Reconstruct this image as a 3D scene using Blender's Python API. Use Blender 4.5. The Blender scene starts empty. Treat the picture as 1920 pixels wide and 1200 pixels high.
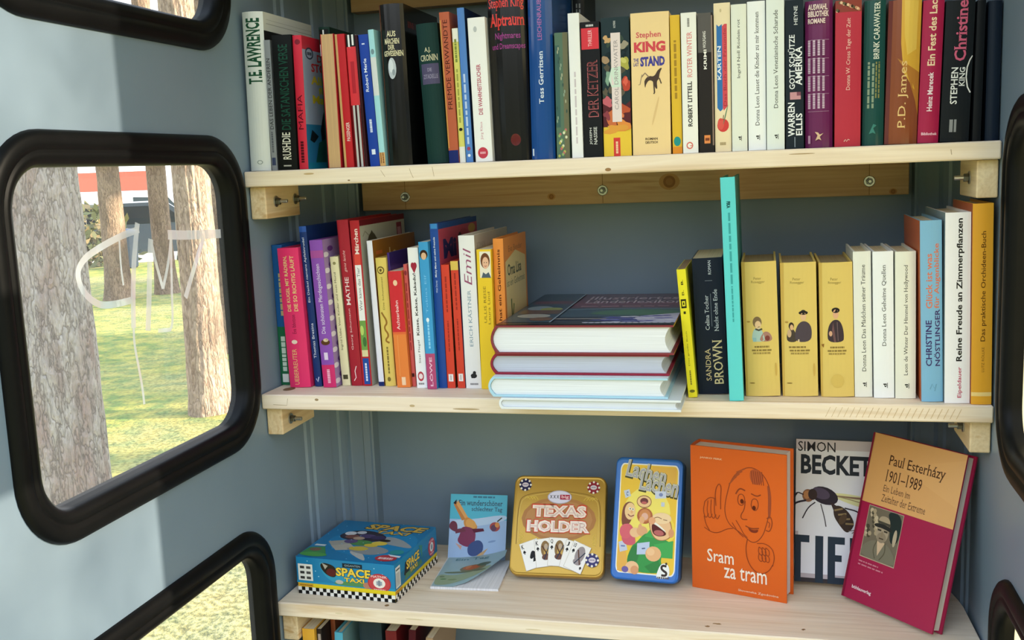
import bpy, bmesh, math, random
from mathutils import Vector, Matrix, noise, geometry

# ------------------------------------------------------------------ camera, world, sun, exposure
SC = bpy.context.scene
COL = SC.collection
W = 0.904                                  # inside width of the booth; x right, y into the booth, z up, z=0 top of the upper shelf
cam_d = bpy.data.cameras.new('camera')
cam_d.sensor_fit = 'HORIZONTAL'
cam_d.sensor_width = 36.0
cam_d.lens = 36.0 * 1925.16 / 1920.0
cam_d.clip_start = 0.02
cam_d.clip_end = 300
cam = bpy.data.objects.new('camera', cam_d)
COL.objects.link(cam)
_y, _p, _r = 0.24612, -0.14810, -0.04029
_f = Vector((-math.sin(_y) * math.cos(_p), math.cos(_y) * math.cos(_p), math.sin(_p)))
_rt = Vector((math.cos(_y), math.sin(_y), 0))
_up = _rt.cross(_f)
_r2 = _rt * math.cos(_r) + _up * math.sin(_r)
_u2 = -_rt * math.sin(_r) + _up * math.cos(_r)
cam.matrix_world = Matrix(((_r2.x, _u2.x, -_f.x, 0.6561), (_r2.y, _u2.y, -_f.y, -1.2178), (_r2.z, _u2.z, -_f.z, -0.0071), (0, 0, 0, 1)))
SC.camera = cam

world = bpy.data.worlds.new('world')
SC.world = world
world.use_nodes = True
wn, wl = world.node_tree.nodes, world.node_tree.links
wn.clear()
w_out = wn.new('ShaderNodeOutputWorld')
w_bg = wn.new('ShaderNodeBackground')
w_tc = wn.new('ShaderNodeTexCoord')
w_sx = wn.new('ShaderNodeSeparateXYZ')
w_rp = wn.new('ShaderNodeValToRGB')
w_rp.color_ramp.elements[0].position = 0.0
w_rp.color_ramp.elements[0].color = (0.93, 0.96, 1.0, 1)
w_rp.color_ramp.elements[1].position = 0.9
w_rp.color_ramp.elements[1].color = (0.62, 0.78, 1.0, 1)
wl.new(w_tc.outputs['Generated'], w_sx.inputs[0])
wl.new(w_sx.outputs['Z'], w_rp.inputs[0])
# unseen tree band with bright gaps, added behind the camera for darker reflections
w_nz = wn.new('ShaderNodeTexNoise'); w_nz.inputs['Scale'].default_value = 5.0; w_nz.inputs['Detail'].default_value = 5.0
w_mp = wn.new('ShaderNodeMapping'); w_mp.inputs['Scale'].default_value = (1, 1, .35)
wl.new(w_tc.outputs['Generated'], w_mp.inputs[0]); wl.new(w_mp.outputs[0], w_nz.inputs['Vector'])
def w_math(op, a, b):
    k = wn.new('ShaderNodeMath'); k.operation = op; k.use_clamp = True
    for s, v in zip(k.inputs, (a, b)):
        if hasattr(v, 'links'): wl.new(v, s)
        else: s.default_value = v
    return k.outputs[0]
w_top = wn.new('ShaderNodeMapRange'); w_top.inputs[1].default_value = .24; w_top.inputs[2].default_value = .12
w_jag = wn.new('ShaderNodeMath'); w_jag.operation = 'MULTIPLY_ADD'; w_jag.inputs[1].default_value = .45; w_jag.inputs[2].default_value = -.22; wl.new(w_nz.outputs[0], w_jag.inputs[0])
w_zj = wn.new('ShaderNodeMath'); w_zj.operation = 'ADD'; wl.new(w_sx.outputs['Z'], w_zj.inputs[0]); wl.new(w_jag.outputs[0], w_zj.inputs[1]); wl.new(w_zj.outputs[0], w_top.inputs[0])
w_back = wn.new('ShaderNodeMapRange'); w_back.inputs[1].default_value = -.05; w_back.inputs[2].default_value = -.35; wl.new(w_sx.outputs['Y'], w_back.inputs[0])
w_gap = wn.new('ShaderNodeMapRange'); w_gap.inputs[1].default_value = .70; w_gap.inputs[2].default_value = .60; wl.new(w_nz.outputs[0], w_gap.inputs[0])
w_mix = wn.new('ShaderNodeMix'); w_mix.data_type = 'RGBA'
wl.new(w_math('MULTIPLY', w_math('MULTIPLY', w_top.outputs[0], w_back.outputs[0]), w_gap.outputs[0]), w_mix.inputs[0])
wl.new(w_rp.outputs[0], w_mix.inputs[6]); w_mix.inputs[7].default_value = (.05, .058, .042, 1)
wl.new(w_mix.outputs[2], w_bg.inputs[0])
wl.new(w_bg.outputs[0], w_out.inputs[0])
w_bg.inputs[1].default_value = 1.4

sun_d = bpy.data.lights.new('sun', 'SUN')
sun_d.energy = 7.0
sun_d.angle = 0.012
sun_d.color = (1.0, 0.86, 0.66)
sun = bpy.data.objects.new('sun', sun_d)
COL.objects.link(sun)
_e = math.radians(17)
_sd = Vector((-0.980 * math.cos(_e), -0.199 * math.cos(_e), -math.sin(_e)))
sun.rotation_euler = _sd.to_track_quat('-Z', 'Y').to_euler()
sun.location = (6, 2, 4)

SC.view_settings.view_transform = 'Standard'
SC.view_settings.look = 'None'
SC.view_settings.gamma = 1.0
SC.view_settings.use_curve_mapping = False
SC.view_settings.exposure = 1.08
SC.cycles.max_bounces = 10
SC.cycles.transparent_max_bounces = 16

# ------------------------------------------------------------------ materials
def s2l(c):
    return tuple((x / 12.92 if x <= 0.04045 else ((x + 0.055) / 1.055) ** 2.4) for x in c)
def hexl(h):
    h = h.lstrip('#')
    return s2l([int(h[i:i + 2], 16) / 255 for i in (0, 2, 4)])
MATS = {}
def base_mat(name):
    m = bpy.data.materials.new(name)
    m.use_nodes = True
    n, l = m.node_tree.nodes, m.node_tree.links
    b = n['Principled BSDF']
    return m, n, l, b
def mix(n, l, fac, a, b):
    x = n.new('ShaderNodeMix')
    x.data_type = 'RGBA'
    for sock, v in ((x.inputs[0], fac), (x.inputs[6], a), (x.inputs[7], b)):
        if hasattr(v, 'links'):
            l.new(v, sock)
        elif isinstance(v, (int, float)):
            sock.default_value = v
        else:
            sock.default_value = tuple(v) + (1,)
    return x.outputs[2]
def ramp(n, l, src, stops):
    r = n.new('ShaderNodeValToRGB')
    e = r.color_ramp.elements
    while len(e) < len(stops):
        e.new(0.5)
    for i, (p, c) in enumerate(stops):
        e[i].position = p
        e[i].color = (c, c, c, 1) if isinstance(c, (int, float)) else tuple(c) + (1,)
    l.new(src, r.inputs[0])
    return r.outputs[0]
def tex(n, l, kind, scale, vec=None, **kw):
    t = n.new(kind)
    t.inputs['Scale'].default_value = scale
    for k, v in kw.items():
        t.inputs[k].default_value = v
    if vec is not None:
        l.new(vec, t.inputs['Vector'])
    return t
def coords(n, l, scale=(1, 1, 1), which='Object'):
    tc = n.new('ShaderNodeTexCoord')
    mp = n.new('ShaderNodeMapping')
    mp.inputs['Scale'].default_value = scale
    l.new(tc.outputs[which], mp.inputs[0])
    return mp.outputs[0]
def M(h, rough=0.42, metal=0.0, wear=0.10):
    """printed paper, cloth, plastic or paint of one colour with faint procedural wear"""
    key = (h, rough, metal, wear)
    if key in MATS:
        return MATS[key]
    m, n, l, b = base_mat('paint_' + h.lstrip('#'))
    c = hexl(h)
    v = coords(n, l)
    t = tex(n, l, 'ShaderNodeTexNoise', 55, v, Detail=3.0)
    f = ramp(n, l, t.outputs[0], [(0.45, 0.0), (0.75, 1.0)])
    mu = n.new('ShaderNodeMath'); mu.operation = 'MULTIPLY'; mu.inputs[1].default_value = wear
    l.new(f, mu.inputs[0])
    lum = sum(c) / 3
    worn = tuple(x * 0.8 + 0.03 for x in c) if lum > 0.2 else tuple(x * 1.1 + 0.006 for x in c)
    l.new(mix(n, l, mu.outputs[0], c, worn), b.inputs['Base Color'])
    b.inputs['Roughness'].default_value = rough
    b.inputs['Metallic'].default_value = metal
    if rough > .25 and not metal: b.inputs['Specular IOR Level'].default_value = 0.12 if lum < .06 else 0.25
    MATS[key] = m
    return m
def pages_mat(h='#e9dfc6'):
    key = ('pages', h)
    if key in MATS:
        return MATS[key]
    m, n, l, b = base_mat('page_edges_' + h.lstrip('#'))
    v = coords(n, l, (2600, 6, 6))
    t = tex(n, l, 'ShaderNodeTexNoise', 1.0, v, Detail=2.0)
    f = ramp(n, l, t.outputs[0], [(0.35, 0.0), (0.65, 1.0)])
    c = hexl(h)
    l.new(mix(n, l, f, tuple(x * 0.74 for x in c), c), b.inputs['Base Color'])
    b.inputs['Roughness'].default_value = 0.85
    MATS[key] = m
    return m
def wood_mat(name, light, dark, axis=0, seed=0.0):
    m, n, l, b = base_mat(name)
    sc = [34, 34, 34]; sc[axis] = 2.2
    v = coords(n, l, sc)
    mp = v.node; mp.inputs['Location'].default_value = (seed, seed * 1.7, seed * .6)
    t1 = tex(n, l, 'ShaderNodeTexNoise', 1.0, v, Detail=4.0, Distortion=1.4)
    sc2 = [260, 260, 260]; sc2[axis] = 5
    v2 = coords(n, l, sc2)
    t2 = tex(n, l, 'ShaderNodeTexNoise', 1.0, v2, Detail=2.0)
    f1 = ramp(n, l, t1.outputs[0], [(0.36, 0.0), (0.50, 0.35), (0.56, 0.15), (0.70, 1.0)])
    f2 = ramp(n, l, t2.outputs[0], [(0.4, 0.0), (0.7, 1.0)])
    c1 = mix(n, l, f1, hexl(light), hexl(dark))
    mm = n.new('ShaderNodeMath'); mm.operation = 'MULTIPLY'; mm.inputs[1].default_value = 0.22
    l.new(f2, mm.inputs[0])
    l.new(mix(n, l, mm.outputs[0], c1, tuple(x * 0.7 for x in hexl(dark))), b.inputs['Base Color'])
    b.inputs['Roughness'].default_value = 0.62
    bp = n.new('ShaderNodeBump'); bp.inputs['Strength'].default_value = 0.15; bp.inputs['Distance'].default_value = 0.001
    l.new(t2.outputs[0], bp.inputs['Height']); l.new(bp.outputs[0], b.inputs['Normal'])
    return m
def steel_paint():
    m, n, l, b = base_mat('grey_blue_booth_paint')
    v = coords(n, l)
    t = tex(n, l, 'ShaderNodeTexNoise', 5, v, Detail=5.0)
    f = ramp(n, l, t.outputs[0], [(0.3, 0.0), (0.7, 1.0)])
    l.new(mix(n, l, f, hexl('#758899'), hexl('#7e909f')), b.inputs['Base Color'])
    b.inputs['Roughness'].default_value = 0.36
    return m
def glass_mat(name, veil, tint):
    m = bpy.data.materials.new(name)
    m.use_nodes = True
    n, l = m.node_tree.nodes, m.node_tree.links
    n.clear()
    o = n.new('ShaderNodeOutputMaterial')
    tr = n.new('ShaderNodeBsdfTransparent')
    gl = n.new('ShaderNodeBsdfGlossy'); gl.inputs['Roughness'].default_value = 0.02
    df = n.new('ShaderNodeBsdfTranslucent'); df.inputs[0].default_value = tint
    dd = n.new('ShaderNodeBsdfDiffuse'); dd.inputs[0].default_value = tint
    md = n.new('ShaderNodeMixShader'); md.inputs[0].default_value = 0.4
    l.new(df.outputs[0], md.inputs[1]); l.new(dd.outputs[0], md.inputs[2])
    fr = n.new('ShaderNodeFresnel'); fr.inputs[0].default_value = 1.45
    mf = n.new('ShaderNodeMath'); mf.operation = 'MULTIPLY'; mf.inputs[1].default_value = 0.5
    l.new(fr.outputs[0], mf.inputs[0])
    m1 = n.new('ShaderNodeMixShader'); l.new(mf.outputs[0], m1.inputs[0])
    l.new(tr.outputs[0], m1.inputs[1]); l.new(gl.outputs[0], m1.inputs[2])
    t = tex(n, l, 'ShaderNodeTexNoise', 9, coords(n, l), Detail=4.0)
    f = ramp(n, l, t.outputs[0], [(0.3, veil * 0.75), (0.7, veil)])
    m2 = n.new('ShaderNodeMixShader'); l.new(f, m2.inputs[0])
    l.new(m1.outputs[0], m2.inputs[1]); l.new(md.outputs[0], m2.inputs[2])
    l.new(m2.outputs[0], o.inputs[0])
    return m
PAINT = steel_paint()
RUBBER = M('#0b0c0d', 0.42, wear=0.15)
PINE = wood_mat('pale_pine_wood', '#f3e4c6', '#d9bd8d', 0, 0.0)
PINE_Y = wood_mat('pine_block_wood', '#ecd6ad', '#c9a06a', 1, 3.0)
PINE_SHADED = wood_mat('shaded_pine_wood', '#d2af86', '#ad8056', 0, 7.0)  # batten pine, its colour darkened for the shade under the shelves
STEEL = M('#b9bbbc', 0.28, 1.0)
GLASS = glass_mat('window_glass', 0.05, (1, 1, 1, 1))  # faint white haze of the view mixed into the clear panes
VEILED = glass_mat('veiled_window_glass', 0.78, (.62, .58, .38, 1))  # yellow veil added to the right panes: dims the sun, gives the glare

# ------------------------------------------------------------------ mesh builder
class MB:
    def __init__(s):
        s.v, s.f, s.mi, s.mats = [], [], [], []
    def slot(s, m):
        if m not in s.mats:
            s.mats.append(m)
        return s.mats.index(m)
    def face(s, pts, m):
        i = len(s.v)
        s.v += [tuple(p) for p in pts]
        s.f.append(tuple(range(i, i + len(pts))))
        s.mi.append(s.slot(m))
    def quads(s, rings, m, close=True, cap=False):
        """skin a list of point rings"""
        k = s.slot(m); i0 = len(s.v); n = len(rings[0])
        for r in rings:
            s.v += [tuple(p) for p in r]
        for a in range(len(rings) - 1):
            for j in range(n if close else n - 1):
                j2 = (j + 1) % n
                s.f.append((i0 + a * n + j, i0 + a * n + j2, i0 + (a + 1) * n + j2, i0 + (a + 1) * n + j)); s.mi.append(k)
        if cap:
            s.f.append(tuple(i0 + j for j in reversed(range(n)))); s.mi.append(k)
            s.f.append(tuple(i0 + (len(rings) - 1) * n + j for j in range(n))); s.mi.append(k)
    def box(s, a, b, m):
        x0, y0, z0 = a; x1, y1, z1 = b
        s.quads([[(x0, y0, z0), (x1, y0, z0), (x1, y1, z0), (x0, y1, z0)], [(x0, y0, z1), (x1, y0, z1), (x1, y1, z1), (x0, y1, z1)]], m, True, True)
    def cbox(s, a, b, m, c=0.0015):
        """box with chamfered edges"""
        bm = bmesh.new()
        bmesh.ops.create_cube(bm, size=1)
        for v in bm.verts:
            for i in range(3):
                v.co[i] = (a[i] + b[i]) / 2 + v.co[i] * (b[i] - a[i])
        bmesh.ops.bevel(bm, geom=bm.edges[:], offset=c, segments=2, affect='EDGES', profile=0.5)
        s.from_bm(bm, m)
    def from_bm(s, bm, m, mat=None):
        k = s.slot(m); i0 = len(s.v)
        bm.verts.index_update()
        for v in bm.verts:
            s.v.append(tuple(mat @ v.co) if mat else tuple(v.co))
        for f in bm.faces:
            s.f.append(tuple(i0 + v.index for v in f.verts)); s.mi.append(k)
        bm.free()
    def tube(s, pts, rad, m, n=10, cap=True):
        pts = [Vector(p) for p in pts]
        rr = rad if isinstance(rad, (list, tuple)) else [rad] * len(pts)
        rings = []
        for i, p in enumerate(pts):
            d = (pts[min(i + 1, len(pts) - 1)] - pts[max(i - 1, 0)]).normalized()
            a = d.orthogonal().normalized() if i == 0 else (a - d * a.dot(d)).normalized()
            b = d.cross(a)
            rings.append([p + (a * math.cos(t) + b * math.sin(t)) * rr[i] for t in [2 * math.pi * j / n for j in range(n)]])
        s.quads(rings, m, True, cap)
    def prism(s, outline, z0, z1, m, fn=lambda x, y, z: (x, y, z)):
        s.quads([[fn(x, y, z0) for x, y in outline], [fn(x, y, z1) for x, y in outline]], m, True, True)
    def build(s, name, parent=None, smooth=False):
        me = bpy.data.meshes.new(name)
        me.from_pydata(s.v, [], s.f)
        for m in s.mats:
            me.materials.append(m)
        me.polygons.foreach_set('material_index', s.mi)
        if smooth:
            me.polygons.foreach_set('use_smooth', [True] * len(s.f))
        me.update()
        o = bpy.data.objects.new(name, me)
        COL.objects.link(o)
        if parent:
            o.parent = parent
        return o
def smooth_by_angle(o, deg=40):
    bm = bmesh.new(); bm.from_mesh(o.data)
    bmesh.ops.remove_doubles(bm, verts=bm.verts[:], dist=1e-6)
    bmesh.ops.recalc_face_normals(bm, faces=bm.faces[:])
    for f in bm.faces: f.smooth = True
    for e in bm.edges:
        if len(e.link_faces) == 2 and e.calc_face_angle(0) > math.radians(deg): e.smooth = False
    bm.to_mesh(o.data); bm.free()
def clean(o):
    bm = bmesh.new(); bm.from_mesh(o.data)
    bmesh.ops.remove_doubles(bm, verts=bm.verts[:], dist=1e-6)
    bmesh.ops.recalc_face_normals(bm, faces=bm.faces[:])
    bm.to_mesh(o.data); bm.free()
def tag(o, label, cat, group=None, kind=None):
    if label: o['label'] = label
    if cat: o['category'] = cat
    if group: o['group'] = group
    if kind: o['kind'] = kind
    return o
def thing(name, label, cat, group=None, mat=None):
    o = bpy.data.objects.new(name, None)
    o.empty_display_size = 0.02
    COL.objects.link(o)
    if mat is not None:
        o.matrix_world = mat
    return tag(o, label, cat, group)
def struct(o):
    o['kind'] = 'structure'
    return o

# ------------------------------------------------------------------ lettering and printed art
TXT = {}
def glyphs(text, bold=0.0, shear=0.0, space=1.0, serif=False):
    key = (text, bold, shear, space, serif)
    if key not in TXT:
        c = bpy.data.curves.new('lettering', 'FONT')
        c.body = text
        c.resolution_u = 2
        c.offset = bold
        c.shear = shear
        c.space_character = space
        c.space_line = 0.86
        c.align_x = 'CENTER'
        o = bpy.data.objects.new('lettering', c)
        me = o.to_mesh()
        vs = [(v.co.x, v.co.y) for v in me.vertices]
        fs = [tuple(f.vertices) for f in me.polygons]
        o.to_mesh_clear()
        bpy.data.objects.remove(o)
        bpy.data.curves.remove(c)
        if serif:                    # short feet and caps on the ends of the stems
            cnt = {}
            for f in fs:
                for i in range(len(f)):
                    k = tuple(sorted((f[i], f[(i + 1) % len(f)])))
                    cnt[k] = cnt.get(k, 0) + 1
            yb, yt = min(b for a, b in vs), max(b for a, b in vs)
            for (i, j), c in cnt.items():
                if c != 1: continue
                (xa, ya), (xb, yb2) = vs[i], vs[j]
                ln = abs(xa - xb)
                if abs(ya - yb2) < .004 and .055 < ln < .17:
                    below = any(abs(x - (xa + xb) / 2) < ln and y < ya - .01 and y > ya - .12 for x, y in vs)
                    d = .032 if not below else -.032
                    x0, x1 = min(xa, xb) - .055, max(xa, xb) + .055
                    n0 = len(vs)
                    vs += [(x0, ya), (x1, ya), (x1, ya + d), (x0, ya + d)]
                    fs.append((n0, n0 + 1, n0 + 2, n0 + 3) if d > 0 else (n0 + 3, n0 + 2, n0 + 1, n0))
        xs = [a for a, b in vs]; ys = [b for a, b in vs]
        x0, x1, y0, y1 = min(xs), max(xs), min(ys), max(ys)
        TXT[key] = ([((a - x0) / (x1 - x0), (b - y0) / (y1 - y0)) for a, b in vs], fs)
    return TXT[key]
# art items (u right, v up, both 0..1 on the face):
def R(u0, v0, u1, v1, c): return ('p', [(u0, v0), (u1, v0), (u1, v1), (u0, v1)], c)
def E(u, v, ru, rv, c, rot=0, n=18):
    q = []
    for i in range(n):
        t = 2 * math.pi * i / n
        a, b = math.cos(t) * ru, math.sin(t) * rv
        q.append((u + a * math.cos(rot) - b * math.sin(rot), v + a * math.sin(rot) + b * math.cos(rot)))
    return ('p', q, c)
def B(u, v, ru, rv, c, seed=0, n=16):      # an irregular blot
    rnd = random.Random(seed * 131 + int(u * 977) + int(v * 3571))
    a = [rnd.uniform(-.28, .28) for _ in range(4)]
    q = []
    for i in range(n):
        t = 2 * math.pi * i / n
        k = 1 + a[0] * math.sin(2 * t) + a[1] * math.cos(3 * t) + a[2] * math.sin(5 * t) * .6 + a[3] * math.cos(4 * t) * .6
        q.append((u + ru * k * math.cos(t), v + rv * k * math.sin(t)))
    return ('p', q, c)
def P(pts, c): return ('p', pts, c)
def rounded(q, closed):
    for _ in range(2):
        r = [] if closed else [q[0]]
        for u, v in (zip(q, q[1:] + q[:1]) if closed else zip(q, q[1:])):
            r += [(u[0] * .75 + v[0] * .25, u[1] * .75 + v[1] * .25), (u[0] * .25 + v[0] * .75, u[1] * .25 + v[1] * .75)]
        q = r if closed else r + [q[-1]]
    return q
def PS(pts, c): return ('p', rounded(list(pts), True) if 4 < len(pts) < 20 else pts, c)
def SS(pts, w, c): return ('s', rounded(list(pts), False) if len(pts) > 2 else pts, w, c)
def moved(items, du, dv, su=1, sv=1):
    out = []
    for it in flat(items):
        out.append((it[0], [(a * su + du, b * sv + dv) for a, b in it[1]]) + tuple(it[2:]))
    return out
def S(pts, w, c): return ('s', pts, w, c)
def T(s, u0, v0, u1, v1, c, rot=0, bold=0.0, shear=0.0, ang=0): return ('t', s, u0, v0, u1, v1, c, rot, bold, shear, ang, False)
def TS(*a, **k): return T(*a, **k)[:-1] + (True,)
def H(u0, v0, u1, v1, c, n=1):      # n rows of illegible small print
    out = []
    rnd = random.Random(int(u0 * 997 + v0 * 7919 + n))
    hh = (v1 - v0) / (2 * n - 1) if n > 1 else v1 - v0
    for k in range(n):
        b = v0 + 2 * hh * k
        u = u0
        while u < u1 - (u1 - u0) * .05:
            w = (u1 - u0) * rnd.uniform(.08, .22)
            e = min(u + w, u1)
            out.append(R(u, b, e, b + hh, c)); u = e + (u1 - u0) * .035
    return out
def HV(u0, v0, u1, v1, c, n=1):     # the same, running up a spine
    out = []
    rnd = random.Random(int(u0 * 997 + v0 * 7919 + n))
    hh = (u1 - u0) / (2 * n - 1) if n > 1 else u1 - u0
    for k in range(n):
        a = u0 + 2 * hh * k
        v = v0
        while v < v1 - (v1 - v0) * .03:
            w = (v1 - v0) * rnd.uniform(.06, .16)
            e = min(v + w, v1)
            out.append(R(a, v, a + hh, e, c)); v = e + (v1 - v0) * .025
    return out
def flat(items):
    for it in items:
        if isinstance(it, list):
            yield from flat(it)
        elif it[0] in ('p', 's', 't'):
            yield it
def clip_strips(poly, cuts):
    """cut a polygon by vertical lines so that it can follow a curved spine"""
    out = [poly]
    for c in cuts:
        nxt = []
        for q in out:
            us = [a for a, b in q]
            if min(us) >= c - 1e-9 or max(us) <= c + 1e-9:
                nxt.append(q); continue
            for side in (1, -1):
                r = []
                for i in range(len(q)):
                    a, b = q[i], q[(i + 1) % len(q)]
                    da, db = (a[0] - c) * side, (b[0] - c) * side
                    if da >= 0: r.append(a)
                    if da * db < 0:
                        k = da / (da - db)
                        r.append((a[0] + (b[0] - a[0]) * k, a[1] + (b[1] - a[1]) * k))
                if len(r) > 2: nxt.append(r)
        out = nxt
    return out
def paint(mb, items, w, h, fn, rough=0.42, cuts=(), clip=True, vcuts=()):
    """print items on a face of size w x h; fn(u, v, lift) gives the point in metres"""
    lay = 0
    for it in flat(items):
        polys = []
        if it[0] == 'p':
            pts = [(a * w, b * h) for a, b in it[1]]
            ar = sum(pts[i][0] * pts[(i + 1) % len(pts)][1] - pts[(i + 1) % len(pts)][0] * pts[i][1] for i in range(len(pts)))
            if ar < 0: pts.reverse()
            if len(pts) > 4 or True:
                tr = geometry.tessellate_polygon([[Vector((a, b, 0)) for a, b in pts]])
                polys = [[pts[i] for i in t] for t in tr]
            col = it[2]
        elif it[0] == 's':
            _, pts, sw, col = it
            pts = [Vector((a * w, b * h)) for a, b in pts]
            L = []
            for i, q in enumerate(pts):
                d = (pts[min(i + 1, len(pts) - 1)] - pts[max(i - 1, 0)])
                d = d.normalized() if d.length > 0 else Vector((1, 0))
                nn = Vector((-d.y, d.x)) * sw * w / 2
                L.append((q + nn, q - nn))
            polys = [[tuple(L[i][1]), tuple(L[i + 1][1]), tuple(L[i + 1][0]), tuple(L[i][0])] for i in range(len(L) - 1)]
        else:
            _, s, u0, v0, u1, v1, col, rot, bold, shear, ang, ser = it
            vs, fs = glyphs(s, bold, shear, serif=ser)
            if rot == 0: g = lambda a, b: (u0 + (u1 - u0) * a, v0 + (v1 - v0) * b)
            elif rot == 1: g = lambda a, b: (u1 - (u1 - u0) * b, v0 + (v1 - v0) * a)
            else: g = lambda a, b: (u0 + (u1 - u0) * b, v1 - (v1 - v0) * a)
            q = [(a * w, b * h) for a, b in (g(a, b) for a, b in vs)]
            if ang:
                cx, cy = (u0 + u1) / 2 * w, (v0 + v1) / 2 * h
                ca, sa = math.cos(math.radians(ang)), math.sin(math.radians(ang))
                q = [(cx + (a - cx) * ca - (b - cy) * sa, cy + (a - cx) * sa + (b - cy) * ca) for a, b in q]
            polys = [[q[i] for i in f] for f in fs]
        lift = 0.0001 + 0.000016 * lay
        lay += 1
        m = M(col, rough)
        for q in polys:
            if clip:
                q = [(min(max(a, 0), w), min(max(b, 0), h)) for a, b in q]
            ar = sum(q[i][0] * q[(i + 1) % len(q)][1] - q[(i + 1) % len(q)][0] * q[i][1] for i in range(len(q)))
            if abs(ar) < 1e-11: continue
            if ar < 0: q = q[::-1]
            rs = clip_strips(q, cuts) if cuts else [q]
            if vcuts:
                rs = [[(b_, a_) for a_, b_ in z_][::1] for r_ in rs for z_ in clip_strips([(b_, a_) for a_, b_ in r_], vcuts)]
            for r in rs:
                mb.face([fn(a, b, lift) for a, b in r], m)

# ------------------------------------------------------------------ a book
def arc(t, b, y0, n, k=1.0):
    """points along a bulging spine from left to right"""
    return [(-t / 2 + t * i / n, y0 - b * (1 - (2 * i / n - 1) ** 2) * k) for i in range(n + 1)]
def make_book(name, label, group, mat, t, h, d, colour, hard=False, bulge=None, spine=(), right=(), left=(), page='#e9dfc6', rough=0.36, cloth=None, fore=False):
    """spine outwards at local -y, front cover at local +x, head at +z; origin under the middle of the spine"""
    root = thing(name, label, 'book', group, mat)
    th = 0.0024 if hard else 0.0007
    th = min(th, t * 0.2)
    b = bulge if bulge is not None else (0.0028 if hard and t > .012 else 0.0006)
    n = 8
    outer = [(-t / 2, d)] + arc(t, b, b, n) + [(t / 2, d)]
    ti = t - 2 * th
    inner = [(-ti / 2, d)] + [(x, y) for x, y in arc(ti, b, b + th, n)] + [(ti / 2, d)]
    mb = MB()
    cm = M(colour, rough)
    i0 = len(outer)
    mb.quads([[(x, y, 0) for x, y in outer + inner[::-1]], [(x, y, h) for x, y in outer + inner[::-1]]], cm, True, False)
    for z in (0, h):
        for i in range(i0 - 1):
            q = [(outer[i][0], outer[i][1], z), (outer[i + 1][0], outer[i + 1][1], z), (inner[i + 1][0], inner[i + 1][1], z), (inner[i][0], inner[i][1], z)]
            mb.face(q if z == 0 else q[::-1], cm)
    cuts = [t * i / 8 for i in range(1, 8)] if b > 0.001 else [t * i / 4 for i in range(1, 4)]
    def fs(u, v, e):
        x = u - t / 2
        return (x, b * (2 * x / t) ** 2 - e, v)
    paint(mb, spine, t, h, fs, rough, cuts)
    paint(mb, right, d - b, h, lambda u, v, e: (t / 2 + e, b + u, v), rough)
    paint(mb, left, d - b, h, lambda u, v, e: (-t / 2 - e, d - u, v), rough)
    mb.build('cover', root)
    ins = 0.003 if hard else 0.0003
    tp = ti - 0.0002
    yb = d - (0.004 if hard else 0.0004)
    fc = b * 0.9 if hard else 0
    out = [(x, y) for x, y in arc(tp, b, b + th + 0.0003, n)] + [(x, y) for x, y in reversed(arc(tp, fc, yb, n))]
    pg = MB()
    pg.prism(out, ins, h - ins, pages_mat(page))
    pg.build('pages', root)
    return root
def upright(x, y, z, t, h, lean):
    """a book standing on a shelf, leaning sideways by LEAN degrees about its lower edge"""
    a = math.radians(lean)
    dz = abs(math.sin(a)) * t / 2
    return Matrix.Translation((x, y, z + dz)) @ Matrix.Rotation(a, 4, 'Y')
def facing(px, py, pz, yaw, phi, t):
    """a book shown cover first: lower front-left corner of the cover at P, leaning back by PHI"""
    e = Vector((math.cos(yaw), math.sin(yaw), 0))
    nb = Vector((-e.y, e.x, 0))
    up = Vector((0, 0, 1)) * math.cos(phi) + nb * math.sin(phi)
    nf = e.cross(up)                     # towards the viewer
    o = Vector((px, py, pz)) - nf * t / 2
    return Matrix(((nf.x, e.x, up.x, o.x), (nf.y, e.y, up.y, o.y), (nf.z, e.z, up.z, o.z), (0, 0, 0, 1)))

# ------------------------------------------------------------------ the booth
ZB, ZC, ZD, TH = -0.2939, -0.5859, -0.872, 0.0199
ZTOP = 0.292
GROUND = -1.45
BACK = 0.267
WIN_Y = {1: (-0.464, -0.003), -1: (-0.498, -0.030)}
WINS = [(0.145, 0.542), (-0.352, 0.045), (-0.857, -0.459)]

def rrect(y0, z0, y1, z1, r, n=10):
    out = []
    for cy, cz, a0 in ((y1 - r, z1 - r, 0), (y0 + r, z1 - r, 90), (y0 + r, z0 + r, 180), (y1 - r, z0 + r, 270)):
        for i in range(n + 1):
            a = math.radians(a0 + 90 * i / n)
            out.append((cy + r * math.cos(a), cz + r * math.sin(a)))
    return out
def holed_panel(name, outer, holes, thick, fn, m):
    c = bpy.data.curves.new(name, 'CURVE')
    c.dimensions = '2D'; c.fill_mode = 'BOTH'; c.extrude = thick / 2
    for loop in [outer] + holes:
        sp = c.splines.new('POLY')
        sp.points.add(len(loop) - 1)
        for p, (a, b) in zip(sp.points, loop): p.co = (a, b, 0, 1)
        sp.use_cyclic_u = True
    o = bpy.data.objects.new(name, c)
    me = o.to_mesh()
    mb = MB()
    k = mb.slot(m)
    mb.v = [fn(*v.co) for v in me.vertices]
    mb.f = [tuple(f.vertices) for f in me.polygons]
    mb.mi = [k] * len(mb.f)
    o.to_mesh_clear(); bpy.data.objects.remove(o); bpy.data.curves.remove(c)
    r = mb.build(name)
    clean(r)
    return r
holes = {s: [rrect(y[0] + .018, a + .018, y[1] - .018, b - .018, .05) for a, b in WINS] for s, y in WIN_Y.items()}
struct(holed_panel('wall_left', [(-0.60, -1.40), (BACK, -1.40), (BACK, 0.78), (-0.60, 0.78)], holes[1], 0.026, lambda a, b, c: (c - 0.013, a, b), PAINT))
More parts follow.
